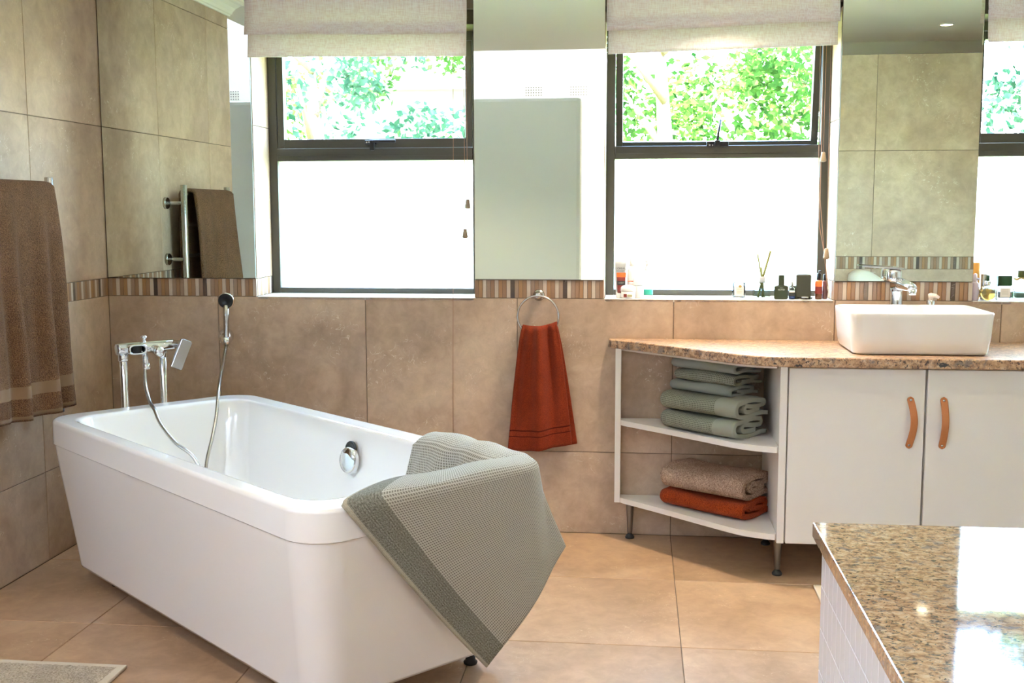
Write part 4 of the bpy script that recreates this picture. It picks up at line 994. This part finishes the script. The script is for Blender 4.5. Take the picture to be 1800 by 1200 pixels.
# ------------------------------------------------------------------ garden
M_LAWN, n_, l_, b_ = newmat('lawn'); tc = n_.new('ShaderNodeTexCoord'); nz = noise_n(n_, l_, tc.outputs['Object'], 8, 6, .7)
r_ = ramp(n_, [(.3, srgb(58, 86, 36)), (.7, srgb(102, 124, 60))]); l_.new(nz.outputs[0], r_.inputs[0]); l_.new(r_.outputs[0], b_.inputs['Base Color']); b_.inputs['Roughness'].default_value = .9
struct(MB().box((-14, .3, -.5), (18, 22, -.2)).build('ground', M_LAWN))
def leafmat(name, c1, c2):
    m = bpy.data.materials.new(name); m.use_nodes = True; n = m.node_tree.nodes; l = m.node_tree.links; n.clear()
    d = n.new('ShaderNodeBsdfDiffuse'); t = n.new('ShaderNodeBsdfTranslucent'); mx_ = n.new('ShaderNodeMixShader'); mx_.inputs[0].default_value = .4; o = n.new('ShaderNodeOutputMaterial')
    tc = n.new('ShaderNodeTexCoord'); z = noise_n(n, l, tc.outputs['Object'], 3, 3, .6); r = ramp(n, [(.35, srgb(*c1)), (.65, srgb(*c2))]); l.new(z.outputs[0], r.inputs[0])
    l.new(r.outputs[0], d.inputs[0]); l.new(r.outputs[0], t.inputs[0]); l.new(d.outputs[0], mx_.inputs[1]); l.new(t.outputs[0], mx_.inputs[2]); l.new(mx_.outputs[0], o.inputs[0]); return m
M_LEAF = [leafmat('leaf_mid', (28, 58, 22), (74, 108, 44)), leafmat('leaf_blue', (24, 52, 38), (66, 98, 70)), leafmat('leaf_lime', (44, 74, 24), (98, 124, 54))]
M_BARK = plain('bark', (112, 92, 74), .9, bump=.4, bscale=40)
def tree(x, y, h, rx, lab, m, n, seed, zc=None, lf=.07):
    r = random.Random(seed); e = empty('garden_tree', (x, y, -.2)); tag(e, lab, 'tree', 'garden trees outside the windows')
    b = MB(); b.tube([(x, y, -.2), (x+.05, y, h*.35), (x-.04, y+.05, h*.7)], [.10, .07, .04], 10)
    for k in range(5):
        a = r.random()*6.28; z = h*(.3+.1*k); b.tube([(x, y, z), (x+.5*rx*math.cos(a), y+.5*rx*math.sin(a), z+.5)], [.035, .012], 6)
    b.build('trunk', M_BARK, e)
    cl = []
    for k in range(34):
        a = r.random()*6.28; q = math.sqrt(r.random()); zz_ = r.uniform(.18, 1.0)
        cl.append((Vector((x+rx*q*math.cos(a), y+rx*.6*q*math.sin(a), h*zz_)), r.uniform(.2, .42)))
    vs = []; fs = []
    for i in range(n):
        c, rad = cl[i % len(cl)]
        d = Vector((r.gauss(0, 1), r.gauss(0, 1), r.gauss(0, 1))).normalized()*rad*r.random()**.4
        p = c+d; t = Vector((r.gauss(0, 1), r.gauss(0, 1), r.gauss(-.3, .6))).normalized(); s = t.orthogonal().normalized()
        s = (Matrix.Rotation(r.random()*6.28, 3, t) @ s); L_ = lf*r.uniform(.7, 1.3); w = L_*.30; o = len(vs)
        vs += [p, p+t*L_*.45+s*w, p+t*L_, p+t*L_*.45-s*w]; fs.append((o, o+1, o+2, o+3))
    f = MB().add(vs, fs).build('foliage', m, e, flip=False); f['kind'] = 'stuff'
tree(-.35, 4.2, 3.3, 1.1, 'leafy garden tree seen at the left of the left window', M_LEAF[1], 7000, 1)
tree(.9, 5.0, 3.6, 1.2, 'leafy garden tree seen at the right of the left window', M_LEAF[0], 7000, 2)
tree(2.3, 4.0, 3.4, 1.0, 'leafy garden tree seen at the left of the middle window', M_LEAF[0], 7000, 3)
tree(3.4, 5.2, 3.7, 1.2, 'leafy garden tree seen at the right of the middle window', M_LEAF[2], 7000, 4)
tree(4.9, 4.2, 3.3, 1.0, 'leafy garden tree seen through the right-hand window', M_LEAF[1], 7000, 5)
tree(-1.9, 5.4, 3.8, 1.3, 'leafy garden tree beyond the left side of the left window', M_LEAF[2], 6000, 6)
tree(6.8, 5.2, 3.8, 1.4, 'leafy garden tree beyond the right-hand window', M_LEAF[0], 6000, 8)
# outbuilding roof glimpsed between the leaves
ob = empty('garden_shed', (.6, 9.5, -.2)); tag(ob, 'pale grey boarded shed glimpsed between leaves through the left window', 'shed')
M_SHED = plain('grey_board', (150, 146, 144), .8)
MB().box((-1.6, 9.0, -.2), (1.9, 11, 2.7)).build('wall', M_SHED, ob)
for k in range(9): MB().box((-1.62, 8.97, -.15+k*.32), (1.92, 8.995, .15+k*.32), .004).build('board', M_SHED, ob)
MB().add([(-1.9, 8.7, 2.65), (2.2, 8.7, 2.65), (2.2, 11.3, 3.3), (-1.9, 11.3, 3.3), (-1.9, 8.7, 2.73), (2.2, 8.7, 2.73), (2.2, 11.3, 3.38), (-1.9, 11.3, 3.38)], [(0, 3, 2, 1), (4, 5, 6, 7), (0, 1, 5, 4), (1, 2, 6, 5), (2, 3, 7, 6), (3, 0, 4, 7)]).build('roof', plain('grey_roof', (128, 126, 128), .7), ob)
